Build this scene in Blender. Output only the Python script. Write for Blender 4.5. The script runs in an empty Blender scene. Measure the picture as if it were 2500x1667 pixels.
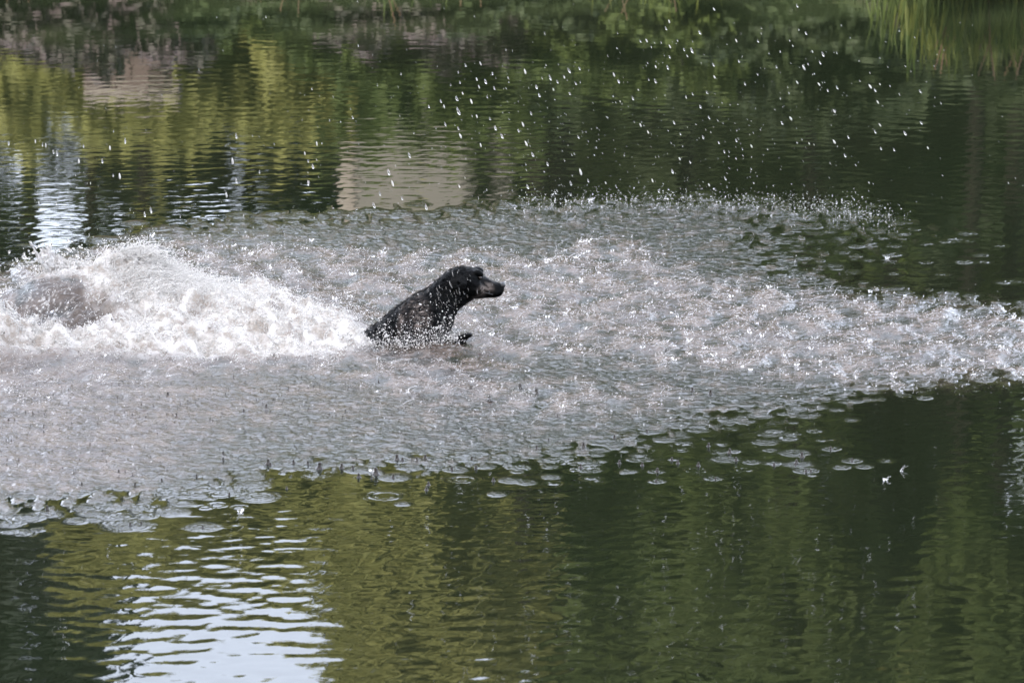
import bpy, math, random
import numpy as np
from mathutils import Vector, Matrix, Euler

R = math.radians
rng = np.random.default_rng(11)
random.seed(11)
scene = bpy.context.scene
col = scene.collection

# ------------------------------------------------------------------ camera
CAM_H, CAM_TILT, FOCAL = 5.0, R(12.35), 200.0
cam_d = bpy.data.cameras.new('camera')
cam = bpy.data.objects.new('camera', cam_d)
col.objects.link(cam)
cam.location = (0, 0, CAM_H)
cam.rotation_euler = (math.pi / 2 - CAM_TILT, 0, 0)
cam_d.lens = FOCAL
cam_d.sensor_width = 36.0
cam_d.clip_start = 0.5
cam_d.clip_end = 3000
cam_d.dof.use_dof = True
cam_d.dof.focus_distance = 23.3
cam_d.dof.aperture_fstop = 7.1
scene.camera = cam

# ------------------------------------------------------------------ sky, sun, exposure
SUN_EL, SUN_AZ = R(42), R(-145)            # azimuth clockwise from +Y (seen from above)
world = bpy.data.worlds.new('World')
scene.world = world
world.use_nodes = True
wn = world.node_tree.nodes
wl = world.node_tree.links
wn.clear()
sky = wn.new('ShaderNodeTexSky')
sky.sky_type = 'NISHITA'
sky.sun_disc = False
sky.sun_elevation = SUN_EL
sky.sun_rotation = SUN_AZ
sky.air_density = 1.0
sky.dust_density = 4.5
sky.ozone_density = 1.2
bg = wn.new('ShaderNodeBackground')
bg.inputs['Strength'].default_value = 0.15
wo = wn.new('ShaderNodeOutputWorld')
# thin white haze that thickens towards the horizon, the same all the way round
tc = wn.new('ShaderNodeTexCoord')
sx = wn.new('ShaderNodeSeparateXYZ')
hz = wn.new('ShaderNodeMapRange'); hz.interpolation_type = 'SMOOTHSTEP'
hz.inputs[1].default_value, hz.inputs[2].default_value, hz.inputs[3].default_value, hz.inputs[4].default_value = .05, .95, .88, .66
cn = wn.new('ShaderNodeTexNoise'); cn.inputs['Scale'].default_value = 3.0; cn.inputs['Detail'].default_value = 5.0
cm_ = wn.new('ShaderNodeMapRange')
cm_.inputs[1].default_value, cm_.inputs[2].default_value, cm_.inputs[3].default_value, cm_.inputs[4].default_value = .3, .7, .75, 1.15
hm_ = wn.new('ShaderNodeMath'); hm_.operation = 'MULTIPLY'; hm_.use_clamp = True
hx = wn.new('ShaderNodeMix'); hx.data_type = 'RGBA'
wl.new(tc.outputs['Generated'], sx.inputs[0]); wl.new(tc.outputs['Generated'], cn.inputs['Vector'])
wl.new(sx.outputs['Z'], hz.inputs[0]); wl.new(cn.outputs['Fac'], cm_.inputs[0])
wl.new(hz.outputs[0], hm_.inputs[0]); wl.new(cm_.outputs[0], hm_.inputs[1])
wl.new(hm_.outputs[0], hx.inputs[0]); wl.new(sky.outputs[0], hx.inputs[6])
hx.inputs[7].default_value = (4.6, 4.85, 5.6, 1)
wl.new(hx.outputs[2], bg.inputs[0])
wl.new(bg.outputs[0], wo.inputs[0])
sun_d = bpy.data.lights.new('sun', 'SUN')
sun_d.energy = 5.0
sun_d.angle = R(0.5)
sun_d.color = (1.0, 0.95, 0.87)
sun = bpy.data.objects.new('sun', sun_d)
col.objects.link(sun)
sdir = Vector((math.sin(SUN_AZ) * math.cos(SUN_EL), math.cos(SUN_AZ) * math.cos(SUN_EL), math.sin(SUN_EL)))
sun.rotation_euler = sdir.to_track_quat('Z', 'Y').to_euler()
scene.view_settings.view_transform = 'Standard'
scene.view_settings.look = 'None'
scene.view_settings.gamma = 1.0
scene.view_settings.use_curve_mapping = False
scene.view_settings.exposure = 2.45
scene.render.engine = 'CYCLES'
cy = scene.cycles
cy.max_bounces = 8
cy.diffuse_bounces = 3
cy.glossy_bounces = 4
cy.transmission_bounces = 6
cy.transparent_max_bounces = 8
cy.caustics_reflective = False
cy.caustics_refractive = False
cy.sample_clamp_indirect = 4.0
cy.use_denoising = True

# ------------------------------------------------------------------ picture <-> place
PX = 0.0144 / FOCAL                                   # photo pixel (2500 wide) as a tangent
FW = np.array((0, math.cos(CAM_TILT), -math.sin(CAM_TILT)))
UP = np.array((0, math.sin(CAM_TILT), math.cos(CAM_TILT)))

def ray(px, py):
    return FW + UP * ((833.5 - py) * PX) + np.array((1.0, 0, 0)) * ((px - 1250) * PX)

def wat(px, py, z=0.0):
    """point of the water plane seen at a photo pixel"""
    d = ray(px, py)
    t = (CAM_H - z) / -d[2]
    return np.array((d[0] * t, d[1] * t, z))

def air(px, py, Y):
    d = ray(px, py)
    t = Y / d[1]
    return np.array((d[0] * t, Y, CAM_H + d[2] * t))

def mir(px, py, Y):
    """(x, z) at distance Y of what the still water mirrors at a photo pixel"""
    p = air(px, py, Y)
    return p[0], -p[2]

# ------------------------------------------------------------------ helpers
def tag(o, label=None, cat=None, group=None, kind=None):
    if label: o['label'] = label
    if cat: o['category'] = cat
    if group: o['group'] = group
    if kind: o['kind'] = kind
    return o

def empty(name, loc=(0, 0, 0), rz=0.0):
    o = bpy.data.objects.new(name, None)
    o.location = loc
    o.rotation_euler = (0, 0, rz)
    o.empty_display_size = 0.2
    col.objects.link(o)
    return o

def mesh_np(name, V, F, mats=(), smooth=True):
    """V (n,3), F (m,k) with k = 3 or 4, or a list of such arrays"""
    me = bpy.data.meshes.new(name)
    V = np.asarray(V, dtype=np.float32)
    Fs = F if isinstance(F, list) else [F]
    Fs = [np.asarray(f, dtype=np.int32) for f in Fs if len(f)]
    me.vertices.add(len(V))
    me.vertices.foreach_set('co', V.ravel())
    loops = np.concatenate([f.ravel() for f in Fs])
    tot = np.concatenate([np.full(len(f), f.shape[1], np.int32) for f in Fs])
    start = np.concatenate([[0], np.cumsum(tot)[:-1]]).astype(np.int32)
    me.loops.add(len(loops))
    me.loops.foreach_set('vertex_index', loops)
    me.polygons.add(len(tot))
    me.polygons.foreach_set('loop_start', start)
    me.polygons.foreach_set('use_smooth', np.full(len(tot), smooth, dtype=bool))
    me.update(calc_edges=True)
    for m in mats:
        me.materials.append(m)
    return me

def link(name, me, parent=None):
    o = bpy.data.objects.new(name, me)
    col.objects.link(o)
    if parent is not None:
        o.parent = parent
    return o

def fattr(me, name, arr):
    a = me.attributes.new(name, 'FLOAT', 'POINT')
    a.data.foreach_set('value', np.asarray(arr, dtype=np.float32).ravel())

def vattr(me, name, arr):
    a = me.attributes.new(name, 'FLOAT_VECTOR', 'POINT')
    a.data.foreach_set('vector', np.asarray(arr, dtype=np.float32).ravel())

class MB:
    """collects pieces of one mesh"""
    def __init__(s):
        s.v, s.q, s.t, s.n = [], [], [], 0
    def add(s, V, Q=(), T=()):
        V = np.asarray(V, float)
        if len(Q): s.q.append(np.asarray(Q, int) + s.n)
        if len(T): s.t.append(np.asarray(T, int) + s.n)
        s.v.append(V); s.n += len(V)
    def box(s, c, d):
        c, d = np.asarray(c, float), np.asarray(d, float) / 2
        V = [c + d * np.array(k) for k in ((-1,-1,-1),(1,-1,-1),(1,1,-1),(-1,1,-1),(-1,-1,1),(1,-1,1),(1,1,1),(-1,1,1))]
        s.add(V, [(0,3,2,1),(4,5,6,7),(0,1,5,4),(1,2,6,5),(2,3,7,6),(3,0,4,7)])
    def tube(s, P, rad, n=7, cap=True):
        P = np.asarray(P, float); rad = np.broadcast_to(rad, (len(P),))
        T = np.gradient(P, axis=0); T /= np.linalg.norm(T, axis=1)[:, None] + 1e-9
        V = []
        for p, t, r in zip(P, T, rad):
            a = np.cross(t, (0.31, 0.2, 0.93) if abs(t[2]) < .9 else (1, 0, 0)); a /= np.linalg.norm(a)
            b = np.cross(t, a)
            for k in range(n):
                an = 2 * math.pi * k / n
                V.append(p + r * (a * math.cos(an) + b * math.sin(an)))
        Q = [(i*n+k, i*n+(k+1) % n, (i+1)*n+(k+1) % n, (i+1)*n+k) for i in range(len(P)-1) for k in range(n)]
        T_ = []
        if cap:
            m = len(V); V += [P[0], P[-1]]
            T_ = [(m, (k+1) % n, k) for k in range(n)] + [(m+1, (len(P)-1)*n+k, (len(P)-1)*n+(k+1) % n) for k in range(n)]
        s.add(V, Q, T_)
    def mesh(s, name, mats, smooth=True):
        F = []
        if s.q: F.append(np.concatenate(s.q))
        if s.t: F.append(np.concatenate(s.t))
        return mesh_np(name, np.concatenate(s.v), F, mats, smooth)

# ------------------------------------------------------------------ materials
class NT:
    def __init__(s, name):
        s.m = bpy.data.materials.new(name)
        s.m.use_nodes = True
        s.t = s.m.node_tree
        s.t.nodes.clear()
        s.out = s.t.nodes.new('ShaderNodeOutputMaterial')
    def n(s, typ, **kw):
        nd = s.t.nodes.new(typ)
        for k, v in kw.items():
            setattr(nd, k, v)
        return nd
    def set(s, sock, v):
        if hasattr(v, 'is_output'):
            s.t.links.new(v, sock)
        else:
            sock.default_value = v
    def math(s, op, a, b=0.0, c=None, clamp=False):
        nd = s.n('ShaderNodeMath', operation=op, use_clamp=clamp)
        s.set(nd.inputs[0], a); s.set(nd.inputs[1], b)
        if c is not None: s.set(nd.inputs[2], c)
        return nd.outputs[0]
    def mix(s, f, a, b):
        nd = s.n('ShaderNodeMix', data_type='RGBA')
        s.set(nd.inputs[0], f)
        s.set(nd.inputs[6], a if hasattr(a, 'is_output') else (*a, 1))
        s.set(nd.inputs[7], b if hasattr(b, 'is_output') else (*b, 1))
        return nd.outputs[2]
    def mixf(s, f, a, b):
        nd = s.n('ShaderNodeMix', data_type='FLOAT')
        s.set(nd.inputs[0], f); s.set(nd.inputs[2], a); s.set(nd.inputs[3], b)
        return nd.outputs[0]
    def noise(s, vec, scale, detail=3.0, rough=.55, dist=0.0):
        nd = s.n('ShaderNodeTexNoise')
        s.set(nd.inputs['Vector'], vec)
        nd.inputs['Scale'].default_value = scale
        nd.inputs['Detail'].default_value = detail
        nd.inputs['Roughness'].default_value = rough
        nd.inputs['Distortion'].default_value = dist
        return nd.outputs['Fac']
    def ramp(s, f, a, b):
        nd = s.n('ShaderNodeMapRange', interpolation_type='SMOOTHSTEP')
        s.set(nd.inputs[0], f); nd.inputs[1].default_value = a; nd.inputs[2].default_value = b
        return nd.outputs[0]
    def coord(s, scale=(1, 1, 1)):
        tc = s.n('ShaderNodeTexCoord')
        mp = s.n('ShaderNodeMapping')
        s.t.links.new(tc.outputs['Object'], mp.inputs[0])
        mp.inputs['Scale'].default_value = scale
        return mp.outputs[0]
    def attr(s, name):
        return s.n('ShaderNodeAttribute', attribute_name=name).outputs['Fac']
    def bump(s, h, dist=1.0, strength=1.0):
        nd = s.n('ShaderNodeBump')
        nd.inputs['Distance'].default_value = dist
        s.set(nd.inputs['Strength'], strength)
        s.set(nd.inputs['Height'], h)
        return nd.outputs[0]
    def bsdf(s, base, rough=.5, normal=None, **kw):
        nd = s.n('ShaderNodeBsdfPrincipled')
        s.set(nd.inputs['Base Color'], base if hasattr(base, 'is_output') else (*base, 1))
        s.set(nd.inputs['Roughness'], rough)
        if normal is not None: s.set(nd.inputs['Normal'], normal)
        for k, v in kw.items():
            s.set(nd.inputs[k], v)
        return nd.outputs[0]
    def trans(s, sh, c, f):
        tr = s.n('ShaderNodeBsdfTranslucent'); tr.inputs[0].default_value = (*c, 1)
        mx = s.n('ShaderNodeMixShader'); mx.inputs[0].default_value = f
        s.t.links.new(sh, mx.inputs[1]); s.t.links.new(tr.outputs[0], mx.inputs[2])
        return mx.outputs[0]
    def done(s, sh):
        s.t.links.new(sh, s.out.inputs[0])
        return s.m

def simple(name, c, c2=None, scale=4.0, rough=.8, bump=0.0, **kw):
    t = NT(name)
    co = t.coord()
    n = t.noise(co, scale, 4)
    base = t.mix(t.ramp(n, .35, .65), c, c2 or tuple(.7 * x for x in c))
    nb = t.bump(n, bump) if bump else None
    return t.done(t.bsdf(base, rough, nb, **kw))

def leafmat(name, c, c2, trans=.3, scale=2.2):
    t = NT(name)
    co = t.coord()
    base = t.mix(t.ramp(t.noise(co, scale, 3), .38, .62), c, c2)
    b = t.bsdf(base, .6, **{'Specular IOR Level': .12})
    tr = t.n('ShaderNodeBsdfTranslucent')
    t.set(tr.inputs[0], base)
    mx = t.n('ShaderNodeMixShader')
    mx.inputs[0].default_value = trans
    t.t.links.new(b, mx.inputs[1]); t.t.links.new(tr.outputs[0], mx.inputs[2])
    return t.done(mx.outputs[0])

M = {}
M['leaf_yellow'] = leafmat('yellow_green_leaves', (.142, .140, .045), (.120, .122, .039))
M['leaf_mid'] = leafmat('green_leaves', (.052, .068, .018), (.036, .050, .014))
M['leaf_dark'] = leafmat('dark_green_leaves', (.022, .030, .011), (.014, .020, .008), .15)
M['leaf_conifer'] = leafmat('conifer_needles', (.008, .013, .009), (.005, .009, .006), .05)
M['leaf_purple'] = leafmat('purple_brown_leaves', (.062, .046, .050), (.040, .038, .032), .15)
M['reed'] = leafmat('reed_blades', (.085, .095, .022), (.042, .062, .015), .3, 5.0)
M['dull_reed'] = leafmat('dull_reed_blades', (.045, .060, .014), (.024, .036, .010), .2, 5.0)
M['dry_reed'] = leafmat('dry_reed_blades', (.085, .052, .030), (.05, .030, .020), .2, 5.0)
M['bark'] = simple('bark', (.009, .0075, .006), (.005, .0042, .0035), 9, .9, .02, **{'Specular IOR Level': .05})
M['red_bark'] = simple('reddish_bark', (.024, .012, .007), (.014, .008, .005), 9, .9, .02, **{'Specular IOR Level': .05})
M['wall'] = simple('beige_render', (.106, .099, .089), (.096, .089, .081), 1.2, .9)
M['wall_pale'] = simple('sunlit_edge_and_coping', (.185, .160, .140), None, 2.0, .9)  # paler tone paints sunlight on the house edge; also the wall coping
M['roof'] = simple('brown_roof', (.09, .06, .045), (.06, .04, .03), 3, .85)
M['brick'] = simple('pinkish_brick', (.085, .058, .050), (.066, .045, .039), 5, .9)
M['glass'] = simple('window_glass', (.02, .022, .025), None, 3, .08)
M['white_paint'] = simple('white_paint', (.7, .69, .66), None, 3, .6)

# terrain
t = NT('bank_earth')
co = t.coord()
M['earth'] = t.done(t.bsdf(t.mix(t.ramp(t.noise(co, .8, 5), .4, .62), (.016, .020, .008), (.018, .014, .010)), .95,
                           t.bump(t.noise(co, 6, 4), .05), **{'Specular IOR Level': .03}))

# pond water: murky body under a mirror skin; stirred mud and trapped air are properties of the water itself
t = NT('pond_water')
co = t.coord()
ch, fo, di = t.attr('churn'), t.attr('foam'), t.attr('disturb')
tint = t.mix(t.ramp(t.noise(co, .35, 3), .35, .65), (.0085, .0120, .0055), (.0100, .0122, .0062))
mud = t.mix(t.ramp(t.noise(co, 7, 4), .35, .65), (.108, .082, .063), (.052, .040, .031))
base = t.mix(ch, tint, mud)
white = t.mix(t.ramp(t.noise(co, 16, 5, .6), .36, .62), (.40, .352, .300), (.75, .715, .665))
fm = t.math('MULTIPLY', fo, t.ramp(t.math('ADD', t.noise(co, 11, 5, .62, .6), t.math('MULTIPLY', fo, .41)), .38, .66), clamp=True)
base = t.mix(fm, base, white)
rough = t.mixf(fm, t.mixf(di, .015, .06), .55)
fine = t.math('MULTIPLY', t.noise(co, 95, 3, .6), di)
mid = t.math('MULTIPLY', t.noise(co, 42, 2, .5, .5), di)
fr = t.math('MULTIPLY', t.noise(co, 60, 6, .7), fo)
calm = t.noise(t.coord((1.0, 1.7, 1)), 30, 2, .5)
h = t.math('ADD', t.math('MULTIPLY', fine, .0025), t.math('MULTIPLY', mid, .0042))
h = t.math('ADD', h, t.math('MULTIPLY', fr, .016))
h = t.math('ADD', h, t.math('MULTIPLY', calm, .00007))
M['water'] = t.done(t.bsdf(base, rough, t.bump(h, 1.0), IOR=1.333, **{'Specular IOR Level': t.math('ADD', .5, t.math('MULTIPLY', t.math('MULTIPLY', di, .38), t.math('SUBTRACT', 1.0, ch)))}))

# spray: drops of clear water and drops full of air
t = NT('clear_water_drops')
M['drop'] = t.done(t.bsdf((.95, .92, .88), .03, None, IOR=1.333, **{'Transmission Weight': .96}))
t = NT('aerated_water')
M['white_drop'] = t.done(t.bsdf((.83, .80, .75), .25, None, IOR=1.333, **{'Transmission Weight': .35}))
t = NT('muddy_water_sheet')
co = t.coord()
M['sheet'] = t.done(t.trans(t.bsdf(t.mix(t.ramp(t.noise(co, 22, 4), .4, .6), (.95, .94, .92), (.78, .74, .69)), .06,
                           t.bump(t.noise(co, 40, 4, .6), .035), IOR=1.333, **{'Transmission Weight': .35}), (.9, .88, .85), .35))
t = NT('white_crest_water')
co = t.coord()
M['crest'] = t.done(t.trans(t.bsdf(t.mix(t.ramp(t.noise(co, 26, 4), .38, .6), (.66, .61, .56), (.90, .88, .85)), .18,
                           t.bump(t.noise(co, 55, 5, .65), .03), IOR=1.333, **{'Transmission Weight': .12}), (.95, .93, .90), .6))
t = NT('brown_jet_water')
M['jet'] = t.done(t.bsdf((.040, .034, .028), .05, None, IOR=1.333, **{'Transmission Weight': .15}))

# ------------------------------------------------------------------ terrain
def shore_far(x):
    s = 1 / (1 + np.exp(-(x - 2.2) * 9))
    return 33.5 * (1 - s) + 31.95 * s + .06 * np.sin(x * 2.1)

def ground_z(x, y):
    far = y - shore_far(x)
    zf = np.where(far > 0, .45 * (1 - np.exp(-np.maximum(far, 0) / .7)) + np.clip(far, 0, 30) * .055, -.7 * (1 - np.exp(np.minimum(far, 0) / .8)))
    near = 13.5 - y
    zn = np.where(near > 0, np.clip(near * .26, 0, 3.38), -.7 * (1 - np.exp(np.minimum(near, 0) / .8)))
    side = np.abs(x) - 45
    zs = np.where(side > 0, np.clip(side * .12, 0, 2), -.7)
    return np.maximum(np.maximum(zf, zn), zs)

def tensor_grid(xs, ys):
    nx, ny = len(xs), len(ys)
    X, Y = np.meshgrid(xs, ys)
    i = (np.arange(ny - 1)[:, None] * nx + np.arange(nx - 1)[None, :]).ravel()
    return X, Y, np.stack((i, i + 1, i + nx + 1, i + nx), 1)

xs = np.unique(np.concatenate([np.linspace(-900, -60, 14), np.linspace(-60, -8, 27), np.linspace(-8, 8, 65), np.linspace(8, 60, 27), np.linspace(60, 900, 14)]))
ys = np.unique(np.concatenate([np.linspace(-300, -5, 12), np.linspace(-5, 30, 50), np.linspace(30, 37, 57), np.linspace(37, 80, 60), np.linspace(80, 1800, 20)]))
X, Y, Q = tensor_grid(xs, ys)
Z = ground_z(X, Y) + .04 * np.sin(X * 3.1 + Y) * np.sin(Y * 2.3) * (Y < 80)
terrain = link('ground', mesh_np('ground', np.stack((X.ravel(), Y.ravel(), Z.ravel()), 1), Q, [M['earth']]))
tag(terrain, 'grassy earth bank running down into the pond', 'ground', kind='structure')

# ------------------------------------------------------------------ zones of the water (drawn on the photo, laid on the water plane)
DX, DY = .007, .010
gx = np.arange(-2.9, 2.9 + 1e-6, DX)
gy = np.arange(16.8, 32.6 + 1e-6, DY)
GX, GY = np.meshgrid(gx, gy)
ny, nx = GX.shape

def poly_mask(pts):
    P = np.array([wat(*p)[:2] for p in pts])
    m = np.zeros(GX.shape, bool)
    for i in range(len(P)):
        (x0, y0), (x1, y1) = P[i], P[i - 1]
        if y0 == y1: continue
        c = (y0 > gy) != (y1 > gy)
        xc = (x1 - x0) * (gy - y0) / (y1 - y0) + x0
        m ^= (c[:, None] & (GX < xc[:, None]))
    return m.astype(np.float32)

KX = np.fft.rfftfreq(nx, DX)[None, :]
KY = np.fft.fftfreq(ny, DY)[:, None]
KK = np.sqrt(KX ** 2 + KY ** 2)

def blur(a, sx, sy=None):
    sy = sy or sx
    g = np.exp(-2 * (math.pi ** 2) * ((KX * sx) ** 2 + (KY * sy) ** 2))
    return np.fft.irfft2(np.fft.rfft2(a) * g, s=a.shape)

def band(lam, width=.35, sxy=1.0):
    """random relief of wavelength lam (metres) scaled to unit rms slope"""
    k = np.sqrt(KX ** 2 * sxy + KY ** 2)
    f = np.exp(-(np.log(np.maximum(k, 1e-6) * lam) / width) ** 2)
    s = np.fft.rfft2(rng.standard_normal(GX.shape)) * f
    a = np.fft.irfft2(s, s=GX.shape)
    gy_, gx_ = np.gradient(a, DY, DX)
    return a / math.sqrt((gx_ ** 2 + gy_ ** 2).mean())

def unit(lam, width=.5, sxy=1.0):
    a = band(lam, width, sxy)
    return a / a.std()

ZONE = [(-260, 700), (-60, 690), (60, 640), (190, 628), (280, 575), (420, 545), (560, 528), (720, 520), (900, 512), (1100, 507), (1300, 492),
        (1500, 490), (1800, 494), (2030, 506), (2180, 528), (2330, 556), (2420, 585), (2300, 610), (2130, 640), (2010, 664),
        (2080, 690), (2260, 700), (2420, 730), (2560, 765), (2760, 800), (2760, 930), (2560, 925), (2380, 930), (2250, 950), (2080, 985), (1990, 1005),
        (1900, 1030), (1760, 1035), (1640, 1070), (1560, 1105), (1440, 1120), (1290, 1130), (1180, 1150), (1000, 1155), (880, 1150), (740, 1150), (620, 1165), (520, 1190),
        (470, 1220), (330, 1245), (200, 1240), (60, 1255), (-60, 1262), (-260, 1270)]
HEAVY = [(-260, 680), (60, 655), (300, 600), (420, 590), (560, 590), (760, 610), (980, 620), (1180, 620), (1320, 640), (1420, 590), (1560, 600), (1620, 660),
         (1760, 690), (1960, 720), (2200, 735), (2420, 760), (2760, 800), (2760, 905), (2380, 925), (2200, 935), (2000, 915), (1850, 905), (1650, 890),
         (1480, 860), (1330, 855), (1250, 870), (1180, 945), (1000, 960), (900, 935), (780, 900), (620, 890), (470, 905), (380, 930), (200, 960), (-260, 1020)]
HEAVY2 = [(1000, 985), (1120, 950), (1260, 940), (1520, 950), (1700, 960), (1640, 985), (1400, 1000), (1180, 995)]
HEAVY3 = [(1240, 498), (1500, 486), (1800, 490), (2040, 500), (2200, 530), (2180, 545), (2000, 522), (1800, 508), (1500, 506), (1260, 516)]
FOAM = [(-260, 780), (-40, 790), (60, 820), (150, 800), (230, 760), (270, 690), (330, 650), (420, 655), (490, 690), (560, 705), (640, 690), (700, 720), (780, 750), (860, 790), (915, 815), (905, 842),
        (800, 868), (640, 872), (470, 872), (300, 868), (120, 866), (0, 868), (-260, 880)]
BROWNZ = [(-260, 880), (0, 880), (300, 900), (480, 930), (640, 925), (900, 960), (1130, 985), (1000, 1010), (640, 1000), (500, 1040), (420, 1120), (380, 1190), (-260, 1250)]

SPARSE = [(1860, 540), (2100, 520), (2480, 560), (2520, 700), (2240, 700), (2030, 690), (1880, 640)]
zone = blur(poly_mask(ZONE), .09, .22)
zone = zone * (1 - .52 * np.clip(blur(poly_mask(SPARSE), .12, .2), 0, 1))
heavy = np.clip(blur(np.maximum(poly_mask(HEAVY), poly_mask(HEAVY2)), .07, .14), 0, 1)
foam0 = np.clip(blur(poly_mask(FOAM), .035, .07), 0, 1)
brown = np.clip(blur(poly_mask(BROWNZ), .12, .3), 0, 1)
patch = unit(.35, .6, .35)
patch2 = unit(.12, .6, .5)
heavyn = np.clip(heavy * (.80 + .38 * patch + .15 * patch2), 0, 1) * (1 - .35 * np.clip((GX - .9) / 1.0, 0, 1))

def gidx(x, y):
    return int(round((x - gx[0]) / DX)), int(round((y - gy[0]) / DY))

def samp(field, x, y):
    i = np.clip(np.round((np.asarray(x) - gx[0]) / DX).astype(int), 0, nx - 1)
    j = np.clip(np.round((np.asarray(y) - gy[0]) / DY).astype(int), 0, ny - 1)
    return field[j, i]

H = np.zeros(GX.shape)                   # relief
DIS = np.zeros(GX.shape)                 # where drops have roughened the skin

def ring(x, y, rad, amp, lam, dis=1.0, inner=0.0, phase=0.0):
    i0, j0 = gidx(x, y)
    di, dj = int(rad * 1.3 / DX) + 1, int(rad * 1.3 / DY) + 1
    a, b, c, d = max(0, i0 - di), min(nx, i0 + di + 1), max(0, j0 - dj), min(ny, j0 + dj + 1)
    if a >= b or c >= d: return
    r = np.sqrt((GX[c:d, a:b] - x) ** 2 + (GY[c:d, a:b] - y) ** 2)
    env = np.exp(-(r / rad) ** 4.5)
    if inner: env = env * (1 - np.exp(-(r / (inner * rad)) ** 4))
    H[c:d, a:b] += amp * env * np.cos(2 * math.pi * r / lam + phase) * np.minimum(1, .35 + r / rad)
    DIS[c:d, a:b] = np.maximum(DIS[c:d, a:b], dis * env)

# rings that can be picked out along the edges of the splash (photo x, y, width)
RINGS = [(940, 1210, 118, .55), (985, 1230, 42, 0), (495, 1286, 92, 0), (310, 1282, 132, 0), (632, 1212, 112, 0), (615, 1182, 92, 0), (780, 1156, 120, .4), (1060, 1138, 90, .5),
         (185, 1272, 66, 0), (60, 1265, 90, 0), (20, 1298, 60, 0), (250, 1263, 60, 0), (120, 1255, 80, 0), (420, 1248, 90, 0), (1250, 1172, 70, 0), (1130, 1170, 95, .3), (1215, 1206, 48, 0), (1345, 1138, 56, 0), (1265, 1150, 48, 0),
         (1605, 1174, 56, 0), (1742, 1167, 58, 0), (1440, 1146, 88, 0), (1602, 1150, 58, 0), (1535, 1150, 52, 0), (1700, 1147, 92, .4), (1818, 1145, 84, .4), (1968, 1148, 76, 0), (1950, 1132, 90, 0), (1890, 1130, 60, 0),
         (1940, 1105, 96, 0), (1880, 1098, 56, 0), (2030, 1095, 62, 0), (2080, 1124, 66, 0), (2110, 1138, 50, 0), (2055, 1140, 56, 0), (2165, 1124, 36, 0), (2006, 1074, 44, 0), (1890, 1052, 64, 0), (1870, 1078, 80, 0), (1785, 1045, 70, 0), (1930, 1060, 60, 0), (1560, 1120, 70, 0), (1770, 1120, 90, 0),
         (1590, 486, 60, 0), (1755, 489, 44, 0), (1310, 486, 40, 0), (1255, 500, 50, 0), (1845, 492, 44, 0), (1670, 482, 36, 0), (2180, 622, 66, 0), (2230, 560, 60, 0), (2310, 590, 50, 0), (2120, 600, 60, 0), (2260, 640, 50, 0), (2400, 640, 46, 0),
         (2140, 560, 70, 0), (2040, 555, 80, 0), (2190, 545, 60, 0), (2360, 570, 60, 0), (2440, 600, 44, 0), (2050, 590, 60, 0), (2000, 615, 70, 0), (2090, 625, 50, 0), (1960, 590, 80, 0), (2450, 690, 50, 0), (2300, 670, 46, 0),
         (60, 600, 40, 0), (240, 590, 60, 0), (180, 612, 60, 0), (330, 545, 60, 0), (1160, 492, 60, 0), (1020, 500, 70, 0)]
rr_ = random.Random(8)
for k in range(62):
    if k < 46:
        px = rr_.uniform(1270, 2130); py = np.interp(px, (1270, 1650, 2000, 2130), (1128, 1085, 1040, 1080)) + abs(rr_.gauss(0, 38))
    else:
        px, py = rr_.uniform(1900, 2480), rr_.uniform(540, 700)
    RINGS.append((px, py, rr_.uniform(20, 70), rr_.choice((0, 0, .3))))
for k in range(40):
    RINGS.append((rr_.uniform(-20, 620), 0, rr_.uniform(30, 90), rr_.choice((0, 0, .4))))
    px = RINGS[-1][0]; RINGS[-1] = (px, np.interp(px, (0, 330, 620), (1258, 1245, 1172)) + rr_.gauss(8, 16), RINGS[-1][2], RINGS[-1][3])
for px, py, w, inner in RINGS:
    x, y, _ = wat(px, py)
    rad = w * .44 * PX * math.hypot(y, CAM_H)
    ring(x, y, rad, rng.uniform(.0014, .0026), rng.uniform(.019, .027), (rng.uniform(.35, .85) if not inner else .08), inner, rng.uniform(0, 6))

# the hail of drops inside the zone
n_try = 0
cand_x = rng.uniform(gx[0], gx[-1], 26000)
cand_y = rng.uniform(20.2, 30.5, 26000)
pz = samp(zone, cand_x, cand_y)
keep = rng.random(26000) < np.where(pz > .5, .32, pz ** 1.6 * .22)
cx_, cy_, pz_ = cand_x[keep], cand_y[keep], pz[keep]
for x, y, p in zip(cx_, cy_, pz_):
    rad = rng.uniform(.018, .055) * (1.15 if p > .6 else 1.0)
    ring(x, y, rad, rng.uniform(.0008, .0018), rng.uniform(.019, .03), rng.uniform(.55, .95), 0, rng.uniform(0, 6))
RING_XY = np.stack((cx_, cy_), 1)
solid = np.clip((zone + .30 * np.clip(unit(.34, .8, .12), -1.2, 1.2) * np.clip((.99 - zone) * 8, 0, 1) - .62) * 2.6, 0, 1)
DIS = np.clip(np.maximum(blur(DIS, .006, .008), solid * .9), 0, 1)

calm_mod = 1 - .75 * np.clip(zone, 0, 1)
chop = band(.042, .3) * .095 + band(.028, .25) * .06 + band(.075, .3) * .07 + band(.16, .35) * .03
H += chop * np.clip(DIS * 1.0, 0, 1) * np.clip(zone * 1.2, 0, 1)
H += (band(.10, .45, .6) * .045 + band(.05, .4) * .085 + band(.03, .3) * .10) * heavyn
H += (band(.065, .35) * .10 + band(.035, .3) * .08) * brown * solid
H += (.003 * patch + .006 * np.clip(unit(.55, .5, .25), -1, 2)) * heavy

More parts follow.
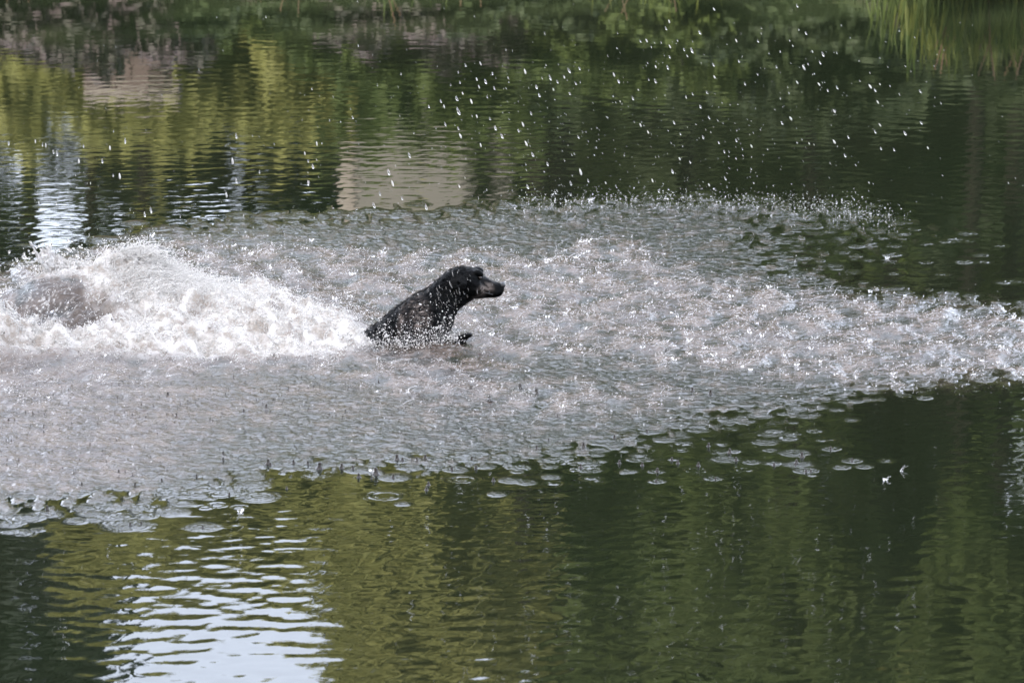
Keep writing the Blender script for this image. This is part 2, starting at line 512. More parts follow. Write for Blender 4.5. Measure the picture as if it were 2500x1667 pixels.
# churned white water behind the dog: a low heap with broken lumps
def bump_at(px, py, sx, sy, h, rot=0.0, pw=2.0):
    x, y, _ = wat(px, py)
    a, b = GX - x, GY - y
    c, s = math.cos(rot), math.sin(rot)
    u, v = (c * a + s * b) / sx, (-s * a + c * b) / sy
    return h * np.exp(-((u * u + v * v) ** (pw / 2)))

heap = (bump_at(200, 745, .30, .17, .115, .12) * (1 + .05 * np.sin(GX * 60 + GY * 25 + 2 * patch2)) + bump_at(20, 775, .34, .18, .07) + bump_at(330, 735, .16, .24, .09) + bump_at(150, 760, .20, .22, .05, .4) + bump_at(-30, 850, .13, .22, .13, -.3)
        + bump_at(360, 770, .22, .30, .07) + bump_at(560, 775, .26, .22, .055) + bump_at(700, 800, .25, .22, .035) + bump_at(430, 840, .35, .2, .03) + bump_at(120, 850, .3, .2, .035))
lump = unit(.22, .5, .7) * .017 + np.abs(unit(.12, .5)) * .012 + unit(.05, .5) * .0045
H += heap + foam0 * lump
foam = foam0.copy()
clear_face = np.clip(bump_at(190, 800, .20, .22, 1.0, .3, 3) + bump_at(60, 800, .2, .25, .9, 0, 3), 0, 1)   # smooth brown front of the wave
foam = np.clip(foam + .9 * np.clip(bump_at(205, 748, .28, .11, 1, .05, 3), 0, 1) - .95 * clear_face, 0, 1)
holes = np.clip((unit(.30, .5, .4) - .9) * 1.3, 0, 1) * bump_at(560, 790, .5, .45, 1.0, 0, 3)
foam = np.clip(foam - .9 * holes, 0, 1)
# threads of foam in the heavy zone
veins = np.clip(1 - np.abs(unit(.16, .6, .35)) * 2.6, 0, 1) * heavyn
lace = np.clip(1 - np.abs(unit(.085, .6, .5)) * 3.2, 0, 1) * np.clip(heap / .07, 0, 1) * clear_face
foam = np.clip(np.maximum(foam, .62 * lace), 0, 1)
foam_all = np.clip(np.maximum(foam, (.10) * veins * np.clip(patch2 * .6 + .5, 0, 1)), 0, 1)
churn = np.clip(.12 * solid + .95 * heavyn + .80 * brown * solid + foam0 + .26 * np.clip(.7 * patch + .6 * patch2, -.5, 1.6) * solid, 0, 1)

# ------------------------------------------------------------------ water mesh: fine in the splash, coarser beyond
rows = np.concatenate([np.arange(0, int((19.4 - 16.8) / DY), 2), np.arange(int((19.4 - 16.8) / DY), int((28.2 - 16.8) / DY)),
                       np.arange(int((28.2 - 16.8) / DY), ny, 2)])
wx = np.concatenate([[-48, -30, -18, -11, -7, -5, -4.2, -3.8, -3.5, -3.3, -3.15, -3.05, -2.98], gx, [2.98, 3.05, 3.15, 3.3, 3.5, 3.8, 4.2, 5, 7, 11, 18, 30, 48]])
wy = np.concatenate([[11.5, 13, 14.5, 15.5, 16.2, 16.6], gy[rows], np.arange(32.63, 33.9, .05), [34.2, 35]])
ex, ey = 13, 6
X, Y, Q = tensor_grid(wx, wy)
def put(field, edge=True):
    A = np.zeros(X.shape)
    A[ey:ey + len(rows), ex:ex + nx] = field[rows]
    A[ey:ey + len(rows), :ex] = field[rows][:, :1]
    A[ey:ey + len(rows), ex + nx:] = field[rows][:, -1:]
    return A
Zw = put(H)
Zw[:, :ex] *= 0; Zw[:, ex + nx:] *= 0

# wind ripples and the rings that run out from the splash
cm = put(calm_mod)
cm[:ey] = 1; cm[ey + len(rows):] = 1
wave = np.zeros(X.shape)
wr = np.random.default_rng(5)
for k in range(46):
    lam = math.exp(wr.uniform(math.log(.05), math.log(.19)))
    th = math.pi / 2 + wr.normal(0, .60) + .10
    kx, ky = 2 * math.pi / lam * math.cos(th), 2 * math.pi / lam * math.sin(th)
    wave += (.0017 * lam / (2 * math.pi)) * wr.uniform(.5, 1.3) * np.sin(kx * X + ky * Y + wr.uniform(0, 6.28))
ux, uy, _ = wat(900, 830)
rr = np.sqrt(((X - ux) * .75) ** 2 + (Y - uy) ** 2)
for k in range(22):
    lam = wr.uniform(.032, .06)
    th = math.pi / 2 + wr.normal(0, .55)
    wave += (.0016 * lam / (2 * math.pi)) * np.sin(2 * math.pi / lam * (math.cos(th) * X + math.sin(th) * Y) + wr.uniform(0, 6.28))
for lam, a in ((.085, .0022), (.11, .003), (.145, .003), (.19, .0015)):
    ph = .9 * np.sin(X * 1.3 + lam * 40) + .7 * np.sin(Y * .9 + X * .5 + lam * 90)
    wave += a * lam / (2 * math.pi) * np.sin(2 * math.pi * rr / lam + ph) * np.clip((rr - 1.2) / 1.5, 0, 1)
mod = .75 + .45 * np.sin(X * 1.1 + .6 * Y + .4) * np.sin(.55 * Y - .5 * X + 1)
front = np.clip((20.6 - Y) / 2.0, 0, 1)
back = np.clip((Y - 26) / 3, 0, 1)
Zw += wave * cm * mod * (1.0 + .10 * front - .50 * back)
me = mesh_np('water', np.stack((X.ravel(), Y.ravel(), Zw.ravel()), 1), Q, [M['water']])
for nm, f in (('churn', churn), ('foam', foam_all), ('disturb', DIS)):
    fattr(me, nm, put(f))
water = link('water', me)
tag(water, 'green murky pond water with ripples and a grey patch roughened by falling drops', 'water', kind='structure')

# ------------------------------------------------------------------ far bank: plants, trees, house (seen in the pond as reflections)
def leaves_np(rg, centers, radii, n_per, size, flat=0.0):
    """quads scattered round clump centres"""
    C = np.repeat(centers, n_per, 0); Rr = np.repeat(radii, n_per, 0)
    d = rg.normal(size=C.shape); d /= np.linalg.norm(d, axis=1)[:, None]
    P = C + d * Rr * (rg.random((len(C), 1)) ** .45)
    nrm = d + rg.normal(size=d.shape) * .7 + np.array((0, 0, .35)); nrm /= np.linalg.norm(nrm, axis=1)[:, None]
    a = np.cross(nrm, rg.normal(size=nrm.shape)); a /= np.linalg.norm(a, axis=1)[:, None]
    b = np.cross(nrm, a)
    s = size * rg.uniform(.6, 1.4, (len(C), 1))
    V = np.stack((P - a * s, P - b * s * .5 + nrm * s * .1, P + a * s, P + b * s * .5 + nrm * s * .1), 1).reshape(-1, 3)
    return V, np.arange(len(V)).reshape(-1, 4)

def crown_mesh(name, seed, mat, kind='round', n_cl=110, n_per=60, leaf=.095):
    rg = np.random.default_rng(seed)
    if kind == 'round':
        d = rg.normal(size=(n_cl, 3)); d /= np.linalg.norm(d, axis=1)[:, None]
        c = d * (rg.random((n_cl, 1)) ** .4) * .80
        c[:, 2] *= 1.0
        r = rg.uniform(.16, .36, (n_cl, 1))
    elif kind == 'cone':
        u = rg.random((n_cl, 1)) ** .8
        an = rg.uniform(0, 6.28, (n_cl, 1))
        rad = (1 - u) * .95 * rg.uniform(.5, 1, (n_cl, 1)) + .03
        c = np.concatenate((rad * np.cos(an), rad * np.sin(an), u * 2 - 1), 1)
        r = .12 + .2 * (1 - u)
    else:                                                     # loose hedge, long in x
        c = rg.uniform(-1, 1, (n_cl, 3)) * np.array((.95, .8, .82)); r = rg.uniform(.16, .32, (n_cl, 1))
    V, F = leaves_np(rg, c, r, n_per, leaf)
    return mesh_np(name, V, F, [mat], smooth=False)

def trunk_mesh(name, seed, mat, h, r, limbs=5):
    rg = np.random.default_rng(seed)
    mb = MB()
    n = 7
    P = np.stack((np.cumsum(rg.normal(0, .03, n)), np.cumsum(rg.normal(0, .03, n)), np.linspace(-.3, h, n)), 1)
    mb.tube(P, np.linspace(r * 1.15, r * .45, n), 9)
    for k in range(limbs):
        z0 = h * rg.uniform(.45, .95); an = rg.uniform(0, 6.28); L = h * rg.uniform(.08, .14)
        b = np.array([np.interp(z0, P[:, 2], P[:, 0]), np.interp(z0, P[:, 2], P[:, 1]), z0])
        e = b + L * np.array((math.cos(an) * .75, math.sin(an) * .75, .65))
        m = (b + e) / 2 + np.array((0, 0, -.06 * L))
        mb.tube([b, m, e], [r * .4, r * .28, r * .1], 6)
    return mb.mesh(name, [mat])

CROWN = {}
for key, mat in (('yellow', 'leaf_yellow'), ('mid', 'leaf_mid'), ('dark', 'leaf_dark')):
    CROWN[key] = [crown_mesh('crown', 100 + i, M[mat]) for i in range(2)]
    CROWN[key + '_hedge'] = [crown_mesh('leaves', 140 + i, M[mat], 'hedge', 95, 70, .10) for i in range(2)]
CROWN['purple_hedge'] = [crown_mesh('leaves', 150, M['leaf_purple'], 'hedge', 95, 70, .10)]
CROWN['sparse'] = [crown_mesh('leaves', 170, M['leaf_dark'], 'hedge', 60, 42, .07)]
CROWN['conifer'] = [crown_mesh('crown', 160, M['leaf_conifer'], 'cone', 110, 70, .09)]
TRUNK = trunk_mesh('trunk', 7, M['bark'], 1.0, .032)
TRUNK_RED = trunk_mesh('trunk', 8, M['red_bark'], 1.0, .034)
STEM = trunk_mesh('stem', 9, M['bark'], 1.0, .05, 6)

def gz(x, y):
    return float(ground_z(np.array(x), np.array(y)))

def tree(name, x, y, z0, z1, rx, key, label, red=False, i=0, ry=None, group=None, dx=0.0):
    """trunk from the ground, crown from height z0 to z1"""
    g = gz(x, y)
    root = empty(name, (x, y, g), random.uniform(0, 6) if dx == 0 else 0)
    tag(root, label, 'tree', group)
    tk = link('trunk', TRUNK_RED if red else TRUNK, root)
    th = (z0 + z1) / 2 - g
    tk.scale = (min(th, 3.4), min(th, 3.4), th)
    cr = link('crown', CROWN[key][i % len(CROWN[key])], root)
    cr.location = (dx, 0, (z0 + z1) / 2 - g)
    cr.scale = (rx, ry or rx, (z1 - z0) / 2)
    return root

def shrub(name, x, y, z1, rx, key, label, ry=.6, i=0, group=None, z0=None):
    g = gz(x, y)
    z0 = g if z0 is None else z0
    root = empty(name, (x, y, g))
    tag(root, label, 'shrub', group)
    st = link('stem', STEM, root)
    st.scale = ((z1 - g) * .8,) * 3
    cr = link('leaves', CROWN[key][i % len(CROWN[key])], root)
    cr.location = (0, 0, (z0 + z1) / 2 - g)
    cr.scale = (rx, ry, (z1 - z0) / 2)
    return root

def mx(px, Y):
    return mir(px, 400, Y)[0]
def mz(py, Y):
    return mir(1250, py, Y)[1]

# row at the water's edge
for i, (p0, p1, ptop, key, lab) in enumerate([
        (-150, 230, 150, 'purple_hedge', 'purple brown shrub at the far bank, leftmost of the bank row'),
        (200, 520, 110, 'purple_hedge', 'low purple brown shrub before the pinkish wall on the far bank'),
        (500, 760, 100, 'mid_hedge', 'low green shrub at the far bank beside the purple shrub'),
        (740, 1010, 190, 'mid_hedge', 'tall green shrub at the far bank in front of the beige house'),
        (1000, 1290, 150, 'purple_hedge', 'brown tinged shrub at the far bank below the house wall'),
        (1260, 1560, 210, 'mid_hedge', 'green shrub at the far bank left of the yellow reeds'),
        (1540, 1800, 230, 'mid_hedge', 'green shrub at the far bank behind the yellow reeds'),
        (1760, 2080, 300, 'dark_hedge', 'dark shrub at the far bank left of the green reed bed'),
        (2050, 2700, 230, 'dark_hedge', 'dark shrub behind the green reed bed by the water')]):
    Yb = 36.5
    shrub('shrub', mx((p0 + p1) / 2, Yb), Yb, mz(ptop, Yb), (p1 - p0) / 2 * PX * Yb * 1.1, key, lab, .7, i, 'shrubs along the far bank')
for i, (p0, p1, zt, key, lab) in enumerate([
        (-200, 180, .75, 'purple_hedge', 'low purple brown scrub at the waterline before the leftmost shrub'), (150, 520, .85, 'purple_hedge', 'low purple brown scrub at the waterline below the pinkish wall'),
        (490, 830, .60, 'dark_hedge', 'low dark scrub at the waterline left of the house reflection'), (800, 1150, .70, 'purple_hedge', 'low brownish scrub at the waterline below the house'),
        (1120, 1460, .60, 'dark_hedge', 'low dark scrub at the waterline right of the house'), (1440, 1780, .65, 'mid_hedge', 'low green scrub at the waterline by the yellow reeds'),
        (1740, 2160, .75, 'dark_hedge', 'low dark scrub at the waterline just left of the reed bed')]):
    Yb = 34.5
    shrub('shrub', mx((p0 + p1) / 2, Yb), Yb, zt, (p1 - p0) / 2 * PX * Yb * 1.15, key, lab, .55, i, 'low scrub along the waterline', -.15)
# second row: sunlit hedge on the left, darker growth on the right
for i, (p0, p1, ptop, key, lab) in enumerate([
        (-350, 120, 330, 'yellow_hedge', 'sunlit yellow green bush behind the left end of the bank'),
        (80, 520, 325, 'yellow_hedge', 'sunlit yellow green bush behind the pinkish brick wall'),
        (430, 720, 330, 'yellow_hedge', 'sunlit yellow green bush in the gap before the sky opening'),
        (480, 860, 318, 'yellow_hedge', 'sunlit yellow green bush left of the beige house'),
        (830, 1330, 306, 'mid_hedge', 'green bush that hides the foot of the beige house'),
        (900, 1180, 312, 'mid_hedge', 'green bush filling the gap below the middle of the house wall'),
        (1300, 1700, 240, 'dark_hedge', 'green bush behind the yellow reeds, right of the house'),
        (1650, 2050, 220, 'dark_hedge', 'dark bush under the big dark tree'),
        (2020, 2800, 250, 'dark_hedge', 'dark bush under the right hand trees')]):
    Yb = 46.0
    shrub('shrub', mx((p0 + p1) / 2, Yb), Yb, mz(ptop, Yb) + (.24 if p0 in (830, 900) else .12), (p1 - p0) / 2 * PX * Yb * 1.2, key, lab, 1.0, i, 'bushes behind the far bank')
# shaded growth under the trees
for i, (p0, p1, pbot, ptop, key, lab) in enumerate([
        (-600, -20, 250, 330, 'dark_hedge', 'dark undergrowth bush beneath the leftmost conifer'),
        (230, 560, 250, 560, 'dark_hedge', 'dark undergrowth bush between two gaps of sky'),
        (640, 880, 250, 640, 'dark_hedge', 'dark undergrowth bush at the left corner of the beige house'),
        (1330, 1960, 150, 590, 'dark_hedge', 'shaded green bush at the right corner of the beige house'),
        (1900, 2350, 150, 620, 'dark_hedge', 'shaded green bush between the dark trunks'),
        (2300, 2900, 150, 600, 'dark_hedge', 'shaded dark bush right of the dark trunks')]):
    Yb = 58.0
    shrub('shrub', mx((p0 + p1) / 2, Yb), Yb, mz(ptop, Yb), (p1 - p0) / 2 * PX * Yb * 1.05, key, lab, 1.0, i, 'undergrowth below the trees', mz(pbot, Yb))

shrub('shrub', mx(90, 59), 59, mz(590, 59), 1.0, 'sparse', 'thin leafy growth across the gap of sky at the left end', .8, 0, 'undergrowth below the trees', mz(270, 59))
shrub('shrub', mx(600, 59), 59, mz(590, 59), .7, 'sparse', 'thin leafy growth across the narrow gap of sky', .8, 0, 'undergrowth below the trees', mz(330, 59))

shrub('shrub', mx(1230, 50), 50, mz(560, 50), .34, 'sparse', 'thin leafy growth before the right half of the house wall', .4, 0, 'undergrowth below the trees', mz(270, 50))

shrub('shrub', mx(1400, 50.5), 50.5, 10.5, .62, 'mid_hedge', 'tall green bush hiding the right corner of the beige house', .6, 1, 'undergrowth below the trees', mz(420, 50.5))

# trees
YT = 62.0
S = PX * YT
tree('conifer_tree', mx(60, YT), YT, mz(700, YT), 19.0, 250 * S * 1.3, 'conifer', 'dark conifer tree at the left end of the far bank', ry=1.5)
tree('conifer_tree', mx(-330, YT), YT + 2, mz(640, YT), 20.0, 1.7, 'conifer', 'dark conifer tree beyond the left edge of the picture', ry=1.5)
tree('broadleaf_tree', mx(390, 55), 55, mz(520, 55), mz(1560, 55), 160 * PX * 55, 'yellow', 'yellow green tree left of the gap of sky', i=0, dx=.01)
tree('broadleaf_tree', mx(650, 56), 56, mz(500, 56), mz(1535, 56), 270 * PX * 56, 'yellow', 'lower yellow green tree under the gap of sky', i=1, dx=.01)
tree('broadleaf_tree', mx(1380, 48.5), 48.5, mz(620, 48.5), mz(2000, 48.5), 350 * PX * 48.5, 'yellow', 'yellow green tree in front of the beige house roof', i=0, dx=-1.19, ry=1.0)
tree('broadleaf_tree', mx(1345, 46.5), 46.5, mz(640, 46.5), mz(1900, 46.5), 230 * PX * 46.5, 'yellow', 'slender yellow green tree leaning over the house wall', i=1, dx=-1.12, ry=.8)
tree('broadleaf_tree', mx(1620, YT), YT, mz(560, YT), 18.5, 390 * S, 'mid', 'big dark green tree right of the beige house', i=0, dx=.01)
tree('broadleaf_tree', mx(1950, YT), YT - 2, mz(600, YT), 16.5, 240 * S, 'mid', 'green tree with a thick dark trunk right of the big dark tree', i=1, dx=.01)
tree('broadleaf_tree', mx(2280, YT), YT + 1, mz(560, YT), 14.0, 230 * S, 'dark', 'dark tree with a reddish trunk near the right end', True, 1, dx=.01)
tree('broadleaf_tree', mx(2500, 54), 54, mz(1450, 54), 15.0, 440 * PX * 54, 'yellow', 'tall yellow green tree rising over the dark tree with reddish trunk', i=1, dx=.01)
tree('broadleaf_tree', mx(2700, YT), YT, mz(500, YT), 15.0, 260 * S, 'dark', 'dark tree beyond the right edge of the picture', i=0, dx=.01)
for px, Yt, zt, red, lab in ((250, 57, 8.5, False, 'bare dark trunk between two gaps of sky on the left'), (2000, 52, 8.5, False, 'dark straight trunk before the green tree'),
                             (2405, 50, 8.0, False, 'thin dark trunk nearest the right end of the bank'), (1700, 54, 8.0, False, 'slender dark trunk under the big dark tree')):
    x = mx(px, Yt)
    g = gz(x, Yt)
    root = empty('tree', (x, Yt, g))
    tag(root, lab, 'tree')
    tk = link('trunk', TRUNK, root)
    tk.scale = (2.7, 2.7, zt - g)
    cr = link('crown', CROWN['yellow' if px < 1000 else 'mid'][0], root)
    cr.location = (0, 0, zt - g + .6); cr.scale = (.75, .75, 1.5)

# beige house among the trees
YH = 52.0
x0, x1 = mx(852, YH), mx(1330, YH)
g = gz((x0 + x1) / 2, YH)
house = empty('house', ((x0 + x1) / 2, YH, g))
tag(house, 'beige house standing among the trees of the far bank', 'house')
hw = (x1 - x0) / 2
top = 7.4 - g
mb = MB(); mb.box((0, 1.5, top / 2 - .1), (2 * hw, 3.0, top + .2)); wl_ = link('wall', mb.mesh('wall', [M['wall']], False), house)
mb = MB(); mb.box((-hw - .02, .1, top / 2), (.14, .26, top)); link('sunlit_edge_strip', mb.mesh('sunlit_edge_strip', [M['wall_pale']], False), house)  # strip whose pale colour stands in for the sunlit left side
mb = MB(); mb.box((-hw + .66 * hw * 2, -.03, top / 2), (.05, .08, top)); link('drainpipe', mb.mesh('drainpipe', [M['bark']], False), house)
mb = MB()
mb.add([(-hw - .25, -.3, top), (hw + .25, -.3, top), (hw + .25, 3.3, top), (-hw - .25, 3.3, top), (-hw - .25, 1.5, top + 1.3), (hw + .25, 1.5, top + 1.3)],
       [(0, 1, 5, 4), (2, 3, 4, 5), (0, 3, 2, 1)], [(0, 4, 3), (1, 2, 5)])
rf = link('roof', mb.mesh('roof', [M['roof']], False), house)
mb = MB(); mb.box((-hw * .05, 1.5, top + 1.35), (.4, .4, .9)); link('chimney', mb.mesh('chimney', [M['brick']], False), rf)
for wxx in (hw * .05,):
    mb = MB()
    for dx_ in (-.36, .36): mb.box((wxx + dx_, -.02, top - .95), (.07, .07, .95))
    for dz_ in (-.5, .5): mb.box((wxx, -.02, top - .95 + dz_), (.79, .07, .07))
    wf = link('window', mb.mesh('window', [M['white_paint']], False), house)
    mb = MB(); mb.box((wxx, -.006, top - .95), (.66, .02, .93)); link('pane', mb.mesh('pane', [M['glass']], False), wf)

# low pinkish wall on the left bank: courses of brick
YW = 42.0
x0, x1 = mx(225, YW), mx(425, YW)
g = gz((x0 + x1) / 2, YW)
gw = empty('brick_wall', ((x0 + x1) / 2, YW, g))
tag(gw, 'low pinkish brick wall on the far bank between shrubs and bushes', 'wall')
hgt = mz(215, YW) - g
mb = MB(); mb.box((0, .12, hgt / 2 - .05), (x1 - x0 - .02, .16, hgt)); link('core', mb.mesh('core', [M['brick']], False), gw)
mb = MB(); mb.box((0, 0, 0), (.235, .22, .065)); bme = mb.mesh('brick', [M['brick']], False)
nr = int(hgt / .078)
nb = 0
for r_ in range(nr - 18, nr):
    for c_ in range(int((x1 - x0) / .25)):
        if nb >= 280: break
        b = link('brick', bme, gw)
        b.location = (-(x1 - x0) / 2 + .125 + c_ * .25 + (.06 if r_ % 2 else -.06), .06 + rng.uniform(-.006, .006), .04 + r_ * .078)
        nb += 1
mb = MB(); mb.box((0, .1, nr * .078 + .05), (x1 - x0 + .1, .34, .07)); link('coping', mb.mesh('coping', [M['wall_pale']], False), gw)

# tall growth behind everything on the right, so no sky shows between the trunks there
for i, (p0, p1, ptop, lab) in enumerate([(1450, 2050, 1050, 'tall dark thicket behind the big dark tree'), (1950, 2500, 1150, 'tall dark thicket behind the tree with the thick trunk'),
                                         (2400, 3000, 1100, 'tall dark thicket behind the trees at the right end')]):
    Yb = 70.0
    shrub('thicket', mx((p0 + p1) / 2, Yb), Yb, mz(ptop, Yb), (p1 - p0) / 2 * PX * Yb * 1.1, 'mid_hedge', lab, 1.5, i, 'thickets behind the trees')

# tall trees on the near bank, left of and behind the camera: the pond lies in their shade
for i, (x, y, zt, r_) in enumerate([(-9, 3, 25, 5.5), (-15, 6, 27, 5.5), (-21, 9, 27, 5.5), (-14, -3, 27, 6), (-5, -4, 25, 5.5), (-22, 1, 29, 6), (-28, 6, 29, 6), (3, -5, 24, 5), (-1, -12, 29, 6.5), (-11, -12, 31, 7)]):
    tree('shade_tree', x, y, 8.0, zt, r_, 'mid' if i % 2 else 'dark', 'tall leafy shade tree on the near bank beside the camera', i=i, dx=.01, group='shade trees on the near bank')

# reeds
def blade(mb, x, y, z, L, w, az, lean, bend):
    n = 5
    P = []
    for k in range(n):
        u = k / (n - 1)
        out = lean * u * L + bend * u * u * L
        P.append(np.array((x + math.cos(az) * out, y + math.sin(az) * out, z + L * u * (1 - .35 * bend * u))))
    side = np.array((-math.sin(az), math.cos(az), 0)) * w
    V = []
    for k, p in enumerate(P):
        s = side * (1 - (k / (n - 1)) ** 2 * .95)
        V += [p - s, p + s]
    mb.add(V, [(2 * k, 2 * k + 1, 2 * k + 3, 2 * k + 2) for k in range(n - 1)])

def reed_clump(x, y, n, L, spread, mat, label, bend=.35):
    g = gz(x, y)
    root = empty('reed_clump', (x, y, g)); tag(root, label, 'reeds', 'reed clumps along the far bank')
    rg = random.Random(int(x * 1000 + y))
    mb = MB()
    for k in range(n):
        blade(mb, rg.gauss(0, spread), rg.gauss(0, spread * .5), -.15, L * rg.uniform(.5, 1.1), rg.uniform(.006, .013), rg.uniform(0, 6.28), rg.uniform(.02, .16), rg.uniform(.05, bend))
    link('blades', mb.mesh('blades', [M[mat]]), root)
    for k in range(max(2, n // 40)):
        mb = MB()
        bx, by = rg.gauss(0, spread), rg.gauss(0, spread * .4)
        hh = L * rg.uniform(.4, .8)
        mb.tube([(bx, by, -.15), (bx + .02, by, hh * .5), (bx + rg.uniform(-.1, .1), by, hh)], [.006, .005, .003], 5)
        link('stalk', mb.mesh('stalk', [M['dry_reed']]), root)

for px, n, L, mat, lab in ((2235, 150, .9, 'reed', 'yellow green reed clump hanging over the water, leftmost of the bed'), (2290, 170, 1.0, 'reed', 'tall yellow green reed clump, second of the bed from the left'),
                           (2350, 140, .8, 'reed', 'yellow green reed clump with a rusty stalk in the middle of the bed'), (2410, 170, .95, 'reed', 'dense yellow green reed clump, second of the bed from the right'),
                           (2475, 160, .9, 'reed', 'yellow green reed clump at the right end of the bed'), (2560, 150, .9, 'reed', 'yellow green reed clump just past the right end of the bed')):
    x = (px - 1250) * PX * 32.3
    reed_clump(x, float(shore_far(np.array(x))) + .06, n, L * .6, .10, mat if px in (2290, 2410) else 'dull_reed', lab, .18)
for px, n, L, mat, lab in ((1490, 60, .95, 'reed', 'thin yellow reed clump on the far bank, left of a pair'), (1580, 70, 1.1, 'reed', 'thin yellow reed clump on the far bank, right of a pair'),
                           (960, 40, 1.1, 'reed', 'narrow pale reed clump below the house wall'), (700, 60, .9, 'dry_reed', 'rusty dry reed clump on the far bank left of the house'),
                           (560, 40, .7, 'reed', 'small green reed clump between two dry ones'), (330, 60, .6, 'dry_reed', 'low rusty dry reed clump before the pinkish wall'),
                           (40, 70, .8, 'dry_reed', 'rusty dry reed clump at the left end of the far bank'), (1130, 50, .8, 'dry_reed', 'rusty dry reed clump right of the narrow pale one'), (1760, 40, .9, 'reed', 'sparse reed clump before the dark shrub')):
    x = (px - 1250) * PX * 34.4
    reed_clump(x, float(shore_far(np.array(x))) + .15, int(n * .7), L * .42, .13, 'dull_reed' if mat == 'reed' and px < 1400 else mat, lab)
# short grass on the lip of the bank
mb = MB()
rg = random.Random(4)
for k in range(6500):
    x = rg.uniform(-5, 5)
    y = float(shore_far(np.array(x))) + abs(rg.gauss(0, .5)) - .03
    blade(mb, x, y, gz(x, y) - .03, rg.uniform(.05, .15), rg.uniform(.004, .009), rg.uniform(0, 6.28), rg.uniform(.1, .5), rg.uniform(.2, .6))
tag(link('grass', mb.mesh('grass', [M['leaf_dark']])), 'short green grass on the lip of the far bank', 'grass', kind='stuff')

# ------------------------------------------------------------------ the dog
def dogp(px, py):
    """profile point: photo pixel to (forward, up) metres, origin at the water line under the chest"""
    return ((px - 1070) / 594.0, (822 - py) / 594.0 * 1.024)

DOG_X, DOG_Y, _ = wat(1070, 824)
t = NT('wet_black_fur')
co = t.coord()
cs = t.coord((1, 1, 1))
st = t.noise(t.coord((26, 70, 70)), 1.0, 3, .6)
cl = t.noise(t.coord((12, 34, 34)), 1.0, 2, .5, 1.0)
patchm = t.attr('painted_sheen')
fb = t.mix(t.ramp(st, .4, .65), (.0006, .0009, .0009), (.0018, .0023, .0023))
fb = t.mix(t.math('MULTIPLY', patchm, t.ramp(st, .30, .62)), fb, (.24, .20, .175))  # wet highlight painted into the coat as a brown-grey colour
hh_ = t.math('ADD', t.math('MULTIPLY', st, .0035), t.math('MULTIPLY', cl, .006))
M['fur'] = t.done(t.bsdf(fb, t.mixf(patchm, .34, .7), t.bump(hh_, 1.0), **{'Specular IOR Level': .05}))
M['ear_fur'] = simple('ear_fur', (.0010, .0013, .0013), (.0030, .0034, .0034), 60, .34, .006, **{'Specular IOR Level': .08})
M['nose'] = simple('nose_leather', (.006, .006, .006), (.012, .012, .012), 160, .3, .002)
M['eye'] = simple('dark_eye', (.010, .006, .003), None, 20, .04)

ST = [  # top px, bottom px, half width (m)
    ((838, 850), (880, 950), .06), ((860, 832), (915, 950), .095), ((896, 806), (958, 930), .122), ((920, 787), (985, 915), .130), ((948, 766), (1015, 900), .134), ((970, 747), (1040, 886), .134), ((993, 731), (1064, 868), .128),
    ((1020, 716), (1088, 838), .112), ((1041, 703), (1105, 788), .092), ((1056, 692), (1112, 764), .080), ((1070, 682), (1121, 750), .072), ((1084, 669), (1136, 740), .067), ((1098, 658), (1150, 733), .065),
    ((1117, 650.5), (1160, 727), .066), ((1138, 649), (1168, 726), .066), ((1155, 651), (1176, 726), .060), ((1167, 656), (1181, 725.5), .050), ((1178, 665), (1187, 725.5), .041),
    ((1188, 674.5), (1194, 725), .036), ((1201, 682), (1204, 724), .033), ((1214, 687.5), (1214, 723), .0315), ((1224, 688.5), (1222, 721), .029), ((1230, 690.5), (1228, 715), .022), ((1233, 695), (1231, 708), .012)]
NS = 40
V = []
for (tp, bp, hwid) in ST:
    a, b = np.array(dogp(*tp)), np.array(dogp(*bp))
    c, r = (a + b) / 2, (a - b) / 2
    for k in range(NS):
        an = 2 * math.pi * k / NS
        e = 2 / 2.25
        cc, ss = math.cos(an), math.sin(an)
        w = hwid * math.copysign(abs(ss) ** e, ss)
        v = math.copysign(abs(cc) ** e, cc)
        V.append((c[0] + r[0] * v, w * (1.0 - .10 * v), c[1] + r[1] * v))
nst = len(ST)
Q = [(i * NS + k, i * NS + (k + 1) % NS, (i + 1) * NS + (k + 1) % NS, (i + 1) * NS + k) for i in range(nst - 1) for k in range(NS)]
dmb = MB()
m0 = len(V)
V += [tuple(np.mean(V[:NS], 0)), tuple(np.mean(V[(nst - 1) * NS:nst * NS], 0))]
T = [(m0, (k + 1) % NS, k) for k in range(NS)] + [(m0 + 1, (nst - 1) * NS + k, (nst - 1) * NS + (k + 1) % NS) for k in range(NS)]
dmb.add(V, Q, T)

def ellipsoid(mb, c, r, n=14, m=9, rot=0.0):
    V, Q = [], []
    for j in range(m + 1):
        ph = math.pi * j / m
        for k in range(n):
            an = 2 * math.pi * k / n
            x, y, z = r[0] * math.sin(ph) * math.cos(an), r[1] * math.sin(ph) * math.sin(an), r[2] * math.cos(ph)
            V.append((c[0] + x * math.cos(rot) - z * math.sin(rot), c[1] + y, c[2] + x * math.sin(rot) + z * math.cos(rot)))
    Q = [(j * n + k, (j + 1) * n + k, (j + 1) * n + (k + 1) % n, j * n + (k + 1) % n) for j in range(m) for k in range(n)]
    mb.add(V, Q)

